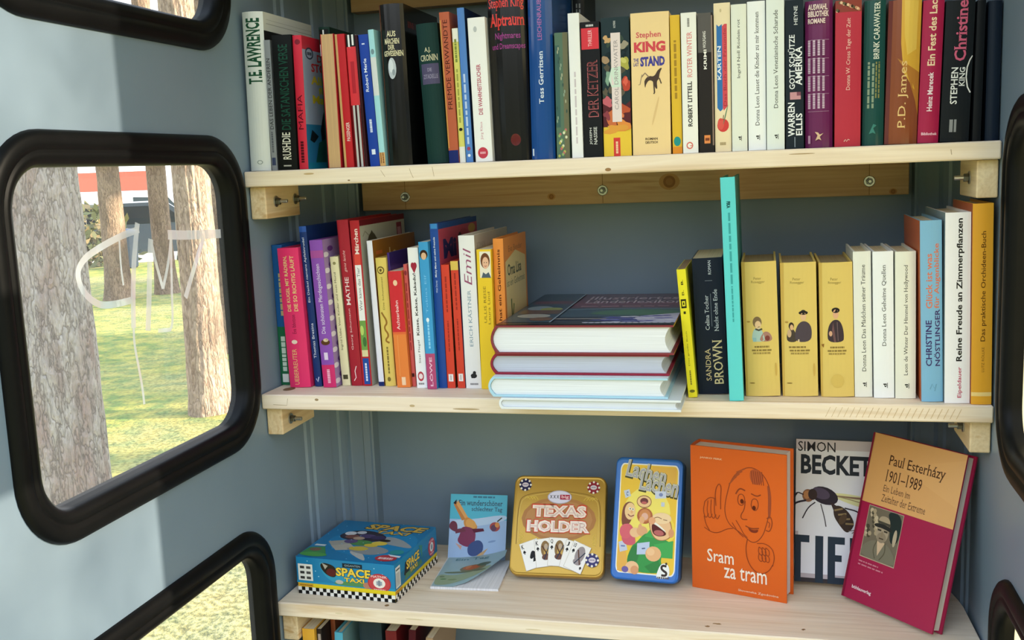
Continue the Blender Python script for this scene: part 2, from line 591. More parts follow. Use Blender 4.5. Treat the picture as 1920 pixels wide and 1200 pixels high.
struct(holed_panel('wall_right', [(-0.60, -1.40), (BACK, -1.40), (BACK, 0.78), (-0.60, 0.78)], holes[-1], 0.026, lambda a, b, c: (W + 0.013 + c, a, b), PAINT))
mb = MB(); mb.box((-0.026, BACK, -1.40), (W + .026, BACK + .026, 0.78), PAINT); struct(mb.build('wall_back'))
mb = MB(); mb.box((-0.04, -0.63, 0.78), (W + .04, BACK + .04, 0.83), PAINT); struct(mb.build('ceiling'))
mb = MB(); mb.box((-0.026, -0.60, -1.44), (W + .026, BACK + .026, -1.40), M('#5d6468', .6)); struct(mb.build('floor'))
# ribbed coved trims in the two rear corners: offset of the profile along the curve, in metres towards the room
def cove(extra, plain=False):
    b0, b1, b2 = Vector((0, .121)), Vector((.008, .21)), Vector((.0545, .2495))
    ribs = [(0, .0), (.02, .0025), (.05, .003), (.06, .0005), (.10, .0005), (.115, .004), (.375, .004), (.40, .0008), (.51, .0), (.53, .003), (.60, .003), (.62, -.001), (.655, -.001), (.67, .0035), (.69, .004), (.85, .004), (.87, .0008), (.96, .0005), (.975, .003), (1, .003)]
    out = []
    for t, o in (ribs if not plain else [(k / 8, .0045) for k in range(9)]):
        p = b0 * (1 - t) ** 2 + b1 * 2 * t * (1 - t) + b2 * t * t
        d = (b0 * (t - 1) + b1 * (1 - 2 * t) + b2 * t).normalized()
        nn = Vector((d.y, -d.x))
        q = p + nn * (o + extra)
        out.append((max(q.x, .0), q.y))
    return out
for nm, sx in (('trim_1', 1), ('trim_2', -1)):
    X = (lambda x: x) if sx == 1 else (lambda x: W - x)
    prof = cove(0)
    prof = [(-.002, .121)] + prof + [(.058, BACK + .002), (-.002, BACK + .002)]
    pr = [(X(a), b) for a, b in prof]
    if sx == -1: pr.reverse()
    mb = MB(); mb.prism(pr, -1.40, 0.78, PAINT); o = mb.build(nm); clean(o); struct(o)

def gasket(name, y0, z0, y1, z1, side):
    """a ribbed rubber window seal, SIDE +1 on the left wall, -1 on the right one"""
    X = (lambda h: h) if side == 1 else (lambda h: W - h)
    prof = [(0, -.003), (0, .002), (.002, .0055), (.006, .0078), (.012, .0086), (.0165, .0080), (.0185, .0060), (.0200, .0060), (.0215, .0074), (.026, .0070), (.031, .0050), (.0345, .0015), (.0350, -.004), (.0350, -.020), (.018, -.024)]
    rings = []
    for o, hgt in prof:
        r = .080 - o * 1.05
        rings.append([(X(hgt), a, b) for a, b in rrect(y0 + o, z0 + o, y1 - o, z1 - o, r, 12)])
    mb = MB(); mb.quads(rings, RUBBER, True)
    return mb
# white scrawl on the left middle pane: (y, z) strokes and their width
SCRAWL = glass_mat('white_scrawl', 0.5, (1, .97, .94, 1))
GRAF = [([(-0.219, -0.0588), (-0.2361, -0.0611), (-0.2557, -0.0642), (-0.289, -0.0722), (-0.3145, -0.0803), (-0.326, -0.0888), (-0.3298, -0.097), (-0.3274, -0.108), (-0.3205, -0.1176), (-0.3098, -0.1261), (-0.2959, -0.1325), (-0.2715, -0.1342), (-0.2458, -0.1337)], 0.0075),
    ([(-0.2209, -0.0517), (-0.2286, -0.0756), (-0.2352, -0.0982), (-0.2417, -0.1325), (-0.2457, -0.1641)], 0.0085),
    ([(-0.2453, -0.1613), (-0.2475, -0.1815), (-0.243, -0.209), (-0.2398, -0.2336), (-0.2395, -0.2506)], 0.004),
    ([(-0.2559, -0.0653), (-0.258, -0.0959), (-0.2564, -0.1161)], 0.003),
    ([(-0.2197, -0.1713), (-0.2121, -0.1364), (-0.2055, -0.1013), (-0.1985, -0.0709)], 0.0095),
    ([(-0.1987, -0.0721), (-0.1926, -0.0996), (-0.1834, -0.1286)], 0.005),
    ([(-0.1834, -0.1286), (-0.1667, -0.0992), (-0.156, -0.0668)], 0.005),
    ([(-0.1584, -0.0752), (-0.1661, -0.1302), (-0.1703, -0.1776), (-0.1856, -0.1764), (-0.2004, -0.1745)], 0.0045),
    ([(-0.164, -0.0686), (-0.1261, -0.0721), (-0.0459, -0.0759)], 0.011),
    ([(-0.0855, -0.075), (-0.1133, -0.1108), (-0.1389, -0.145)], 0.008)]

for i, (a, b) in enumerate(WINS):
    for side in (1, -1):
        k = i + 1 if side == 1 else i + 4
        root = bpy.data.objects.new('window_%d' % k, None); COL.objects.link(root); struct(root)
        fr = gasket('frame', WIN_Y[side][0], a, WIN_Y[side][1], b, side).build('frame', root)
        clean(fr); smooth_by_angle(fr, 50)
        gx = -0.013 if side == 1 else W + 0.013
        loop = rrect(WIN_Y[side][0] + .028, a + .028, WIN_Y[side][1] - .028, b - .028, .05)
        mb = MB()
        g = GLASS if side == 1 else VEILED
        pts = [(gx, y, z) for y, z in loop]
        mb.face(pts if side == 1 else pts[::-1], g)
        pane = mb.build('pane', root)
        if k == 2:
            mb = MB()
            chalk = M('#efe9e2', .8)
            for q, wd in GRAF:
                # round the corners of the stroke
                for _ in range(2):
                    r = [q[0]]
                    for u, v in zip(q, q[1:]):
                        r += [(u[0] * .75 + v[0] * .25, u[1] * .75 + v[1] * .25), (u[0] * .25 + v[0] * .75, u[1] * .25 + v[1] * .75)]
                    q = r + [q[-1]]
                V = [Vector(p) for p in q]
                L = []
                for j, p in enumerate(V):
                    d = (V[min(j + 1, len(V) - 1)] - V[max(j - 1, 0)]).normalized()
                    nn = Vector((-d.y, d.x)) * wd / 2
                    L.append((p + nn, p - nn))
                for j in range(len(L) - 1):
                    mb.face([(gx + .0006, *L[j][0]), (gx + .0006, *L[j + 1][0]), (gx + .0006, *L[j + 1][1]), (gx + .0006, *L[j][1])], SCRAWL)
            g = mb.build('graffiti', pane); g['label'] = 'white scrawled tag on the pane'

# ------------------------------------------------------------------ shelves, battens, blocks, bolts
def shelf(name, label, z, seed):
    mb = MB()
    m = wood_mat('pale_pine_board_%d' % seed, '#f3e3cd', '#dcc09c', 0, seed * 3.1)
    cv = [(max(x, .0012), y) for x, y in cove(.0012, True)]
    cv = [q for q in cv if q[1] < .239]
    out = [(.0012, .0015), (.0027, 0), (W - .0027, 0), (W - .0012, .0015)] + [(W - x, y) for x, y in cv] + [(W - .064, .240), (.064, .240)] + cv[::-1]
    c = .0014
    def ins(k):
        return [(min(max(x, .0012 + k), W - .0012 - k), max(y, k)) for x, y in out]
    mb.quads([[(x, y, z - TH) for x, y in ins(c)], [(x, y, z - TH + c) for x, y in out], [(x, y, z - c) for x, y in out], [(x, y, z) for x, y in ins(c)]], m, True, True)
    dark = M('#8d6f49', .7)
    rnd = random.Random(seed)
    def fs(u, v, e): return (u, -e, z - TH + v)
    marks = {1: [S([(.255, .15), (.252, .5), (.25, .85)], .0006, '#a88c62'), S([(.285, .2), (.283, .9)], .0005, '#a88c62'), S([(.214, .3), (.208, .8)], .0005, '#a88c62'),
                 E(.525, .2, .004, .12, '#9a744a'), E(.77, .75, .016, .035, '#ad936d'), E(.10, .75, .008, .07, '#c3a578'), S([(.945, .3), (.944, .65)], .0006, '#8f734d'), E(.16, .15, .002, .05, '#8f734d')],
             2: [E(.315, .22, .020, .07, '#b59c74'), E(.235, .4, .004, .1, '#c0a67c'), E(.088, .75, .003, .1, '#a08662'), S([(.018, .3), (.04, .25), (.042, .8)], .0006, '#a79066')] +
                [S([(u, .15), (u + .006, .85)], .0005, '#bfa478') for u in [.80 + .0075 * i for i in range(22)]],
             3: [E(.1, .5, .006, .08, '#dccaa8'), E(.22, .45, .014, .05, '#d8c5a2'), E(.4, .3, .012, .05, '#d6c39f')]}.get(seed, [])
    paint(mb, marks, W - .004, TH - .003, lambda u, v, e: (u + .002, -e, z - TH + .0015 + v), .6)
    if seed == 3:
        paint(mb, [E(.05, .5, .006, .05, '#8a6a44'), E(.20, .1, .004, .03, '#8a6a44'), B(.75, .12, .004, .02, '#9a7a50', 1), B(.765, .20, .007, .018, '#a5875c', 2), B(.90, .2, .003, .02, '#8a6a44', 3)], W - .13, .112, lambda u, v, e: (u + .002, v + .002, z + e), .6)
    if seed == 2:
        paint(mb, [E(.03, .3, .01, .1, '#7c6444')], W - .13, .112, lambda u, v, e: (u + .002, v + .002, z + e), .6)
    o = mb.build('shelf_board')
    tag(o, label, 'shelf', 'pine shelf boards in the booth')
    return o
shelf('shelf_board', 'pine shelf board above the top row of books, out of the top of the photo', ZTOP, 4)
shelf('shelf_board', 'upper pine shelf board carrying the tightly packed dark and bright novels', 0.0, 1)
shelf('shelf_board', 'middle pine shelf board carrying the lying stack and the three yellow volumes', ZB, 2)
shelf('shelf_board', 'lower pine shelf board carrying the games, tins and cover-first books', ZC, 3)
shelf('shelf_board', 'lowest pine shelf board holding the books at the bottom edge of the photo', ZD, 5)

DARKSTEEL = M('#6d7072', 0.3, 1.0)
def bolt(root, at, axis, ln):
    """a hexagon nut with washer and bolt end, along AXIS"""
    mb = MB()
    z = Vector(axis); x = z.orthogonal().normalized(); y = z.cross(x); at = Vector(at)
    def ring(r, t, n, ph=0): return [at + z * t + (x * math.cos(2 * math.pi * i / n + ph) + y * math.sin(2 * math.pi * i / n + ph)) * r for i in range(n)]
    mb.quads([ring(.0074, .0002, 20), ring(.0074, .0012, 20), ring(.0068, .0016, 20)], STEEL, True, True)
    o = mb.build('washer', root)
    mb = MB()
    mb.quads([ring(.0044, .0016, 6), ring(.0048, .0020, 6), ring(.0048, .0062, 6), ring(.0043, .0068, 6)], DARKSTEEL, True, True)
    mb.quads([ring(.0026, .006, 12), ring(.0026, ln - .0006, 12), ring(.002, ln, 12)], STEEL, True, True)
    mb.build('nut', root)
def batten(label, z0, z1, y0, bolts):
    root = thing('wall_batten', label, 'batten', 'long battens on the back wall')
    mb = MB(); mb.cbox((.064, y0, z0), (W - .064, BACK, z1), PINE_SHADED, .0012)
    if bolts:
        h = z1 - z0
        def fs(u, v, e): return (u, y0 - e, z0 + v)
        items = []
        for x, z, r in ((.355, -.052, .0035), (.524, -.0365, .0085), (.82, -.06, .003)):
            items += [E(x, (z - z0) / h, r * 1.7, r * 1.35 / h, '#b98a58', n=20), E(x, (z - z0) / h, r, r / h, '#8e5f36', n=20), E(x, (z - z0) / h, r * .6, r * .6 / h, '#9d6d41', n=16)]
        for x in (.1326, .4297, .7897):
            items += [R(x - .0004, 0.02, x + .0004, .98, '#8a6a42')]
        paint(mb, items, 1.0, h, fs, .6)
    mb.build('batten', root)
    for i, x in enumerate(bolts):
        br = bpy.data.objects.new('bolt', None); COL.objects.link(br); br.parent = root
        bolt(br, (x, y0, (z0 + z1) / 2 - .003), (0, -1, 0), .010)
batten('long pine batten bolted to the back wall under the upper shelf, three nuts showing', -.0645, -.0205, .243, (.1326, .4297, .7897))
batten('long pine batten on the back wall at the top edge of the photo', ZTOP - .066, ZTOP - TH - .0005, .243, ())
batten('long pine batten on the back wall hidden under the middle shelf', ZB - .0645, ZB - TH - .0005, .243, ())
def block(label, side, z, hgt, bolts):
    root = thing('shelf_block', label, 'bracket', 'pine blocks carrying the shelf ends')
    x0, x1 = (.0012, .0235) if side == 1 else (W - .0235, W - .0012)
    mb = MB(); mb.cbox((x0, .012, z - TH - hgt), (x1, .112, z - TH - .0004), PINE_Y, .0016)
    mb.build('block', root)
    for y, zz in bolts:
        br = bpy.data.objects.new('bolt', None); COL.objects.link(br); br.parent = root
        bolt(br, (x1 if side == 1 else x0, y, z + zz), (side, 0, 0), .017)
block('pine block on the left wall under the upper shelf, two bolts showing', 1, 0, .042, ((.040, -.040), (.098, -.039)))
block('pine block on the right wall under the upper shelf, above the orange book', -1, 0, .042, ((.05, -.040),))
block('pine block on the left wall under the middle shelf, beside the middle window', 1, ZB, .038, ((.036, -.041),))
block('pine block on the right wall under the middle shelf, above the crimson book', -1, ZB, .038, ((.05, -.036),))
block('pine block on the left wall under the lower shelf, beside the bottom books', 1, ZC, .040, ())
block('pine block on the right wall under the lower shelf', -1, ZC, .040, ())
block('pine block on the left wall under the lowest shelf', 1, ZD, .040, ())
block('pine block on the right wall under the lowest shelf', -1, ZD, .040, ())

# ------------------------------------------------------------------ books on the upper and middle shelf
# id: x of the spine's middle, y of the spine, thickness, height, sideways lean in degrees
TAB = {
'a01':(0.0177,0.01,0.0288,0.2001,1.11), 'a02':(0.0382,0.01,0.0081,0.1641,0.64), 'a03':(0.0582,0.01,0.0265,0.1685,1.24), 'a04':(0.0794,0.01,0.0122,0.1671,0.87),
'a05':(0.1241,0.01,0.0175,0.1655,0.04), 'a06':(0.1426,0.01,0.0127,0.1644,-0.89), 'a07':(0.1569,0.01,0.0123,0.1629,-1.14), 'a08':(0.1664,0.01,0.0031,0.1616,-1.44),
'a09':(0.1771,0.01,0.0127,0.1618,-2.19), 'a10':(0.1888,0.01,0.0073,0.1667,-2.1), 'a11':(0.2095,0.01,0.0315,0.1959,-0.45), 'a12':(0.2592,0.01,0.0274,0.1695,-2.27),
'a13':(0.2819,0.01,0.0124,0.1807,-1.32), 'a14':(0.2925,0.01,0.0074,0.1611,-0.92), 'a15':(0.3021,0.01,0.0089,0.1841,-1.01), 'a16':(0.3201,0.01,0.0215,0.1716,-0.94),
'a17':(0.355,0.01,0.0468,0.1893,-0.63), 'a18':(0.3937,0.01,0.0291,0.1862,0.47), 'a19':(0.4188,0.01,0.0158,0.1471,0.59), 'a20':(0.4369,0.01,0.0133,0.1679,-0.17),
'a21':(0.456,0.01,0.0224,0.1569,-0.36), 'a22':(0.4847,0.01,0.033,0.1602,-0.03), 'a23':(0.5252,0.01,0.0444,0.1626,0.05), 'a24':(0.5551,0.01,0.0111,0.1576,-0.41),
'a25':(0.5705,0.01,0.0174,0.1588,-0.24), 'a26':(0.5891,0.01,0.0169,0.1574,-0.32), 'a27':(0.6077,0.01,0.0183,0.1672,-0.18), 'a28':(0.6264,0.01,0.0171,0.164,-0.16),
'a29':(0.646,0.01,0.0197,0.1661,-0.32), 'a30':(0.6665,0.01,0.0196,0.1662,-0.16), 'a31':(0.6877,0.01,0.0196,0.1641,-0.35), 'a32':(0.7142,0.01,0.0297,0.162,-0.23),
'a33':(0.7447,0.01,0.0276,0.1597,0.05), 'a34':(0.7719,0.01,0.0226,0.1575,0.46), 'a35':(0.8012,0.01,0.034,0.1552,1.14), 'a36':(0.8297,0.01,0.0215,0.153,1.47),
'a37':(0.8571,0.01,0.0296,0.1509,1.45), 'a38':(0.8793,0.01,0.0084,0.1493,0.74), 'a39':(0.8954,0.01,0.0138,0.1482,0.07), 'b01':(0.0089,0.06,0.0153,0.1941,0.0),
'b02':(0.0372,0.044,0.0304,0.1905,-1.43), 'b03':(0.0607,0.0521,0.0103,0.2188,-2.07), 'b04':(0.08,0.0465,0.0185,0.2002,-1.95), 'b05':(0.0984,0.06,0.0116,0.1765,-2.1),
'b06':(0.1138,0.06,0.016,0.2254,-1.71), 'b07':(0.1291,0.06,0.0133,0.2241,-1.19), 'b08':(0.1495,0.06,0.0077,0.1968,-1.58), 'b09':(0.1621,0.06,0.0149,0.1738,-1.3),
'b10':(0.1839,0.0527,0.0183,0.1565,-1.54), 'b11':(0.1962,0.06,0.005,0.1648,-1.35), 'b12':(0.2104,0.051,0.0143,0.1871,-0.97), 'b13':(0.2264,0.0454,0.0128,0.1948,-0.75),
'b14':(0.2391,0.0526,0.0111,0.2175,-0.52), 'b15':(0.2507,0.0533,0.0108,0.1638,-0.35), 'b16':(0.2642,0.0542,0.0102,0.1684,-0.75), 'b17':(0.2816,0.0519,0.0211,0.2013,-0.35),
'b18':(0.3026,0.05,0.0192,0.1831,0.33), 'b19':(0.3204,0.0575,0.0135,0.1959,0.12), 'b20':(0.5684,0.0183,0.0106,0.1571,-4.4), 'b21':(0.5924,0.0373,0.0358,0.1679,-2.25),
'b22':(0.6208,0.004,0.0165,0.2645,-1.86), 'b23':(0.6515,0.0296,0.0404,0.163,-1.74), 'b24':(0.695,0.0325,0.041,0.1613,-1.17), 'b25':(0.7377,0.0325,0.0377,0.1606,-1.34),
'b26':(0.7672,0.0344,0.0198,0.173,-1.29), 'b27':(0.7897,0.0304,0.0225,0.1729,-1.22), 'b28':(0.8132,0.0292,0.0224,0.1725,-0.9), 'b29':(0.8403,0.0148,0.0231,0.2081,-1.49),
'b30':(0.8659,0.0087,0.0267,0.2166,-0.93), 'b31':(0.8906,0.0052,0.0213,0.226,-0.89),
'a04b': (0.1020, 0.050, 0.0150, 0.1800, 0.2), 'a19b': (0.4190, 0.140, 0.0150, 0.2150, 0.3),
'b05b': (0.0924, 0.172, 0.0060, 0.2060, -1.5), 'b10b': (0.1716, 0.066, 0.0030, 0.1800, -1.4),
}
WHT, BLK = '#f2f0ea', '#141414'
BK = {}
def bk(i, label, colour, d=.118, hard=False, **kw):
    BK[i] = (label, colour, d, hard, kw)

# ---- upper shelf, left to right
bk('a01', 'thick white hardcover with tall green lettering, leftmost on the upper shelf', '#d9dcd6', .150, True, bulge=.005,
   spine=[TS('T.E. LAWRENCE', .18, .55, .86, .96, '#1d4d34', 1, .03), E(.55, .055, .14, .014, '#9aa39b'), E(.55, .055, .09, .009, '#d9dcd6')],
   right=[R(0, 0, 1, .885, '#1b1c1c'), S([(.05, .93), (1, .93)], .006, '#a9ada6'), S([(.05, .955), (1, .955)], .004, '#b5b9b2')])
bk('a02', 'slim grey paperback between the white hardcover and the black novel', '#8d9092',
   spine=[T('DAS LEBEN DER ANDEREN', .2, .32, .8, .86, '#1c1c1e', 1), R(.15, .04, .8, .1, '#3b4462'), HV(.3, .14, .6, .3, '#5c6066')])
bk('a03', 'black paperback with dark green spine lettering and a white name below it', '#141615',
   spine=[T('DIE SATANISCHEN VERSE', .3, .30, .78, .93, '#1f4a3a', 1, .01), TS('RUSHDIE', .28, .075, .72, .28, '#dcd8c8', 1, .012), R(.3, .025, .7, .035, '#b5b2a8')])
bk('a04', 'red hardcover with blue picture on its front and yellow lettering', '#c9283c', .122, True, bulge=.0012,
   spine=[E(.55, .95, .3, .02, '#7c1525'), T('MAFIA', .2, .3, .75, .56, '#5d0f1d', 1), HV(.3, .05, .65, .22, '#4b0d18')],
   right=[R(0, 0, 1, .90, '#9fb6cf'), R(0, 0, 1, .34, '#2c7fae'), E(.17, .875, .1, .045, '#1e3550'), E(.17, .875, .075, .034, '#9fb6cf'), H(.11, .862, .23, .885, '#1e3550'),
          TS('DIE', .36, .82, .62, .88, '#c22a35', 0, .02), T('STORY', .20, .74, .8, .805, '#c22a35', 0, .03), T('Alibi', .18, .645, .62, .71, '#d9d12f', 0, .03), T('für', .36, .575, .62, .63, '#d9d12f', 0, .03), T('Mafia', .2, .50, .72, .565, '#d9d12f', 0, .03),
          P([(.4, .1), (.36, .3), (.44, .42), (.5, .48), (.62, .44), (.75, .3), (.8, .1)], '#1f2d33'), E(.52, .46, .06, .035, '#b08a6a'), P([(.2, .05), (.3, .2), (.6, .26), (.95, .2), (1, .05)], '#155a52'), P([(.08, .22), (.14, .30), (.3, .25), (.18, .20)], '#16222a'), R(0, 0, 1, .05, '#1b8aa8')])
bk('a04b', 'dark green book set back behind the red hardcover, white tag on its spine', '#143026', .118, True,
   spine=[R(.05, .88, .9, .985, '#101312'), R(.42, .89, .55, .98, '#dcdcd4'), R(.05, .80, .95, .88, '#e8dede'), S([(.3, .82), (.5, .85), (.7, .82)], .06, '#b3323b')])
bk('a05', 'paperback shelved pages outwards, tan page block, left of the red spine', '#b0202c', .112, False, page='#cfa877', fore=True)
bk('a06', 'red paperback with tiny white lettering leaning right of the tan page block', '#b91d24', .112,
   spine=[T('PASSENGER', .5, .2, .85, .34, '#efe3df', 1), R(0, 0, .25, 1, '#c99f66')])
bk('a07', 'slim spine striped red, black and white, fourth to the left of the glossy black novel', '#c3c0ba', .112,
   spine=[R(0, .88, 1, 1, '#1b1b1c'), R(.2, .9, .4, 1, '#e8e6e0'), R(.62, .92, .82, 1, '#e8e6e0'), R(0, .47, 1, .91, '#d7333a'), R(.3, .56, .7, .80, '#b01f2a'), R(.0, 0, .18, .47, '#6b1218'), R(.42, 0, .62, .47, '#3a1114'), R(.85, 0, 1, .47, '#6b1218')])
bk('a08', 'very slim dark maroon booklet left of the royal blue paperback', '#35161c', .11)
bk('a09', 'royal blue paperback with white spine lettering', '#173f9c',
   spine=[T('Robert Merle', .3, .57, .62, .82, '#e6ecf6', 1, .01), R(.3, .925, .6, .935, '#d4dcf0'), HV(.35, .26, .6, .36, '#d4dcf0'), R(.3, .09, .68, .13, '#dfe6f4')])
bk('a10', 'slim pale cyan booklet touching the glossy black novel', '#9fd3d8', .115,
   spine=[R(0, .52, 1, .80, '#cfd3d0'), E(.5, .84, .3, .02, '#6f8d92'), R(0, 0, 1, .10, '#d9a96a'), HV(.2, .02, .8, .1, '#7d4a2a', 2)])
bk('a11', 'tall glossy black hardcover with cream lettering and a pale moon on the spine', '#121110', .142, True, bulge=.007, rough=.16,
   spine=[TS('AUS', .30, .80, .68, .835, '#e3d9b0', 0, .02), TS('MÄRCHEN', .2, .755, .8, .795, '#e3d9b0', 0, .02), TS('DER', .34, .72, .62, .75, '#e3d9b0', 0, .02), TS('GEWESENEN', .14, .68, .92, .715, '#e3d9b0', 0, .02),
          E(.46, .605, .17, .066, '#b9c0c4'), E(.42, .62, .1, .04, '#d5dadc'), E(.52, .58, .06, .02, '#8d979c'), R(0, 0, .06, 1, '#5a3524')],
   right=[T('EINE LANGE NACHT', .1, .86, .9, .90, '#6e1a1c', 0, .02)])
bk('a12', 'dark green cloth hardcover with a dull violet label, standing before the glossy black novel', '#173531', .130, True, bulge=.005, rough=.5,
   spine=[TS('A.J.', .34, .79, .64, .83, '#cfc9a6', 0, .01), TS('CRONIN', .12, .735, .92, .78, '#cfc9a6', 0, .01), R(.12, .57, .92, .715, '#4c4663'), TS('DIE', .42, .66, .62, .685, '#9d97ad'), TS('ZITADELLE', .2, .61, .86, .64, '#9d97ad')])
bk('a13', 'orange brown paperback with blue foot, right of the dark green hardcover', '#b45a3a', .12,
   spine=[T('FREMDE VERWANDTE', .3, .36, .75, .95, '#4a1d14', 1), R(0, 0, 1, .085, '#1d2a66'), R(0, .1, .14, .95, '#c98c46')])
bk('a14', 'slim yellow spine with white foot between the orange brown and the blue books', '#d9d26a', .115,
   spine=[R(0, 0, 1, .12, '#e9e6dc'), R(0, .9, 1, 1, '#ece9d8'), HV(.3, .75, .65, .93, '#7c8a3a'), HV(.35, .3, .6, .7, '#9a9a44'), E(.5, .25, .3, .012, '#20221c')])
bk('a15', 'light blue book, dark blue front cover, set left of the white paperback', '#4f7fc2', .128, True, bulge=.0012,
   spine=[HV(.35, .12, .62, .6, '#b8cbe8'), E(.5, .09, .25, .012, '#a03c55'), E(.5, .045, .2, .01, '#e0e6f0')], right=[R(0, 0, 1, 1, '#16284c')])
bk('a16', 'white paperback with pink spine lettering and a red round logo', '#edebe6', .118,
   spine=[T('DIE WAHRHEITSSUCHER', .36, .33, .60, .68, '#b34a62', 1, .02), T('Jürg Klaus', .38, .155, .56, .28, '#c78493', 1), E(.46, .062, .3, .04, '#c23a4c'), H(.3, .055, .62, .07, '#e7a9b0'), E(.42, .92, .1, .02, '#b9bcbc')])
bk('a17', 'very thick glossy black hardcover with red and purple lettering at the top', '#151413', .145, True, bulge=.009, rough=.17,
   spine=[TS('Stephen King', .04, .83, .97, .905, '#df3a33', 0, .012), TS('Alptraum', .06, .725, .97, .815, '#df3a33', 0, .02), T('Nightmares', .20, .665, .86, .71, '#9d3a86', 0, .012), T('und Dreamscapes', .10, .61, .96, .652, '#9d3a86', 0, .012), E(.62, .115, .13, .034, '#5d1a1c')])
TAB['a17'] = TAB['a17'][:3] + (.214,) + TAB['a17'][4:]
bk('a18', 'glossy cobalt blue hardcover with white lettering up the spine', '#1c4a8a', .140, True, bulge=.007, rough=.16,
   spine=[TS('Tess Gerritsen', .42, .31, .62, .60, '#dfe8f2', 1, .01), T('LEICHENRAUB', .42, .66, .60, .88, '#a86aa8', 1, .01), R(.05, .02, .12, .06, '#dfe8f2')])
TAB['a18'] = TAB['a18'][:3] + (.212,) + TAB['a18'][4:]
bk('a19', 'green patterned paperback right of the cobalt hardcover, flowers at its foot', '#55705c', .115,
   spine=[R(.0, .25, .35, .9, '#3d5f58'), R(.62, 0, 1, 1, '#6c6a4e')] + [E(.2 + .6 * ((k * 37) % 17) / 17, .02 + .22 * ((k * 53) % 19) / 19, .09, .012, ['#b9b75a', '#c06a6a', '#8fae6a', '#d7d7b4'][k % 4]) for k in range(16)] + [E(.1 + .8 * ((k * 29) % 13) / 13, .3 + .6 * ((k * 41) % 23) / 23, .05, .015, ['#8da08a', '#33504a', '#a7a98a'][k % 3]) for k in range(16)])
bk('a19b', 'dark charcoal book standing in the second row behind the green patterned paperback', '#26282a', .095, True,
   spine=[HV(.3, .62, .7, .92, '#7e8284', 2)])
bk('a20', 'slim plain white paperback left of the black book with the red box', '#ecebe8', .118, spine=[HV(.42, .1, .56, .6, '#cbbfc4')])
bk('a21', 'black paperback with a red box at the top of its spine', '#1b1c1f', .118,
   spine=[R(.04, .80, .96, .955, '#d5333f'), T('THRILLER', .4, .82, .6, .94, '#f0c9cb', 1), H(.3, .965, .7, .98, '#c9c9c9'), TS('DER KETZER', .28, .30, .84, .72, '#c46a6e', 1, .006), TS('DER KETZER', .31, .305, .81, .717, '#2a1214', 1, -.015), T('JOSEPH', .32, .095, .48, .22, '#cfcfcb', 1, .01), T('NASSISE', .54, .095, .72, .225, '#cfcfcb', 1, .01)])
bk('a22', 'paperback with a flower still life on its spine and a yellow foot', '#26363b', .118,
   spine=[TS('ROMAN', .44, .925, .52, .975, '#d9dcd8', 1), P([(0, .215), (1, .215), (1, .40), (.8, .37), (.5, .42), (.2, .36), (0, .44)], '#5c2a30'), R(.0, 0, 1, .215, '#e6c13c'),
          [B(.1 + .8 * ((k * 37) % 19) / 19, .44 + .42 * ((k * 23) % 29) / 29, .10, .026, ['#3a4a40', '#1c2a2e', '#4f4a3c', '#2c4040', '#5c5444'][k % 5], k) for k in range(26)],
          B(.2, .845, .13, .026, '#c9a06c', 1), B(.13, .70, .14, .028, '#a58868', 2), B(.8, .80, .15, .028, '#9a927c', 3), B(.82, .67, .17, .042, '#aaa548', 4), B(.78, .69, .10, .02, '#c9c46a', 5), B(.86, .52, .16, .052, '#b8402c', 6), B(.84, .54, .08, .03, '#d9604a', 7), B(.15, .40, .2, .035, '#c2606a', 8), B(.62, .34, .30, .05, '#b8502e', 9), B(.32, .27, .18, .07, '#c86a3c', 10), B(.74, .22, .26, .045, '#e08a3c', 11), B(.22, .57, .1, .05, '#7fa08a', 12), B(.55, .30, .16, .04, '#d9784a', 13), B(.14, .30, .12, .03, '#8a3a44', 14), R(0, 0, 1, .18, '#e6c13c'), B(.45, .2, .4, .03, '#dd9a3c', 15),
          R(.34, .25, .68, .89, '#e3d3cf'), P([(.34, .5), (.24, .56), (.34, .64), (.66, .65), (.66, .5)], '#cfe0cf'), T('CAROL DRINKWATER', .44, .34, .58, .84, '#9a8f90', 1), R(.36, 0, .60, .135, '#d23a34'), HV(.44, .02, .52, .11, '#f0c9a0')])
bk('a23', 'very thick cream paperback with pink and blue lettering and a small dark rider', '#eecf95', .118, False, bulge=.0015,
   spine=[TS('Stephen', .14, .815, .80, .868, '#d0575c', 0, .02), TS('KING', .08, .725, .9, .80, '#d0464e', 0, .05), T('THE', .06, .66, .2, .685, '#3d3a8a', 0, .02), T('LAST', .06, .63, .2, .655, '#3d3a8a', 0, .02), TS('STAND', .24, .625, .88, .695, '#3f3d92', 0, .05),
          PS([(.34, .53), (.45, .56), (.60, .55), (.70, .60), (.82, .615), (.74, .575), (.72, .53), (.66, .52), (.68, .46), (.62, .47), (.57, .52), (.46, .53), (.38, .50), (.36, .47), (.34, .5)], '#4c3d35'), S([(.46, .55), (.36, .58), (.26, .55)], .03, '#8a7260'), S([(.28, .57), (.22, .5), (.18, .5)], .02, '#9c8468'), S([(.58, .53), (.6, .44), (.58, .43)], .035, '#4c3d35'), S([(.73, .54), (.78, .50)], .03, '#4c3d35'), E(.62, .31, .14, .02, '#dfbd84', .8), T('ROMAN', .34, .105, .66, .122, '#4a3a2c', 0, .02), T('DEUTSCH', .34, .08, .66, .097, '#4a3a2c', 0, .02)])
bk('a24', 'slim yellow paperback with a small teal badge, right of the thick cream paperback', '#e0b52f', .116,
   spine=[HV(.35, .4, .6, .82, '#a57f20'), E(.5, .09, .36, .035, '#1f8f8a'), R(0, 0, 1, .05, '#e28f28')])
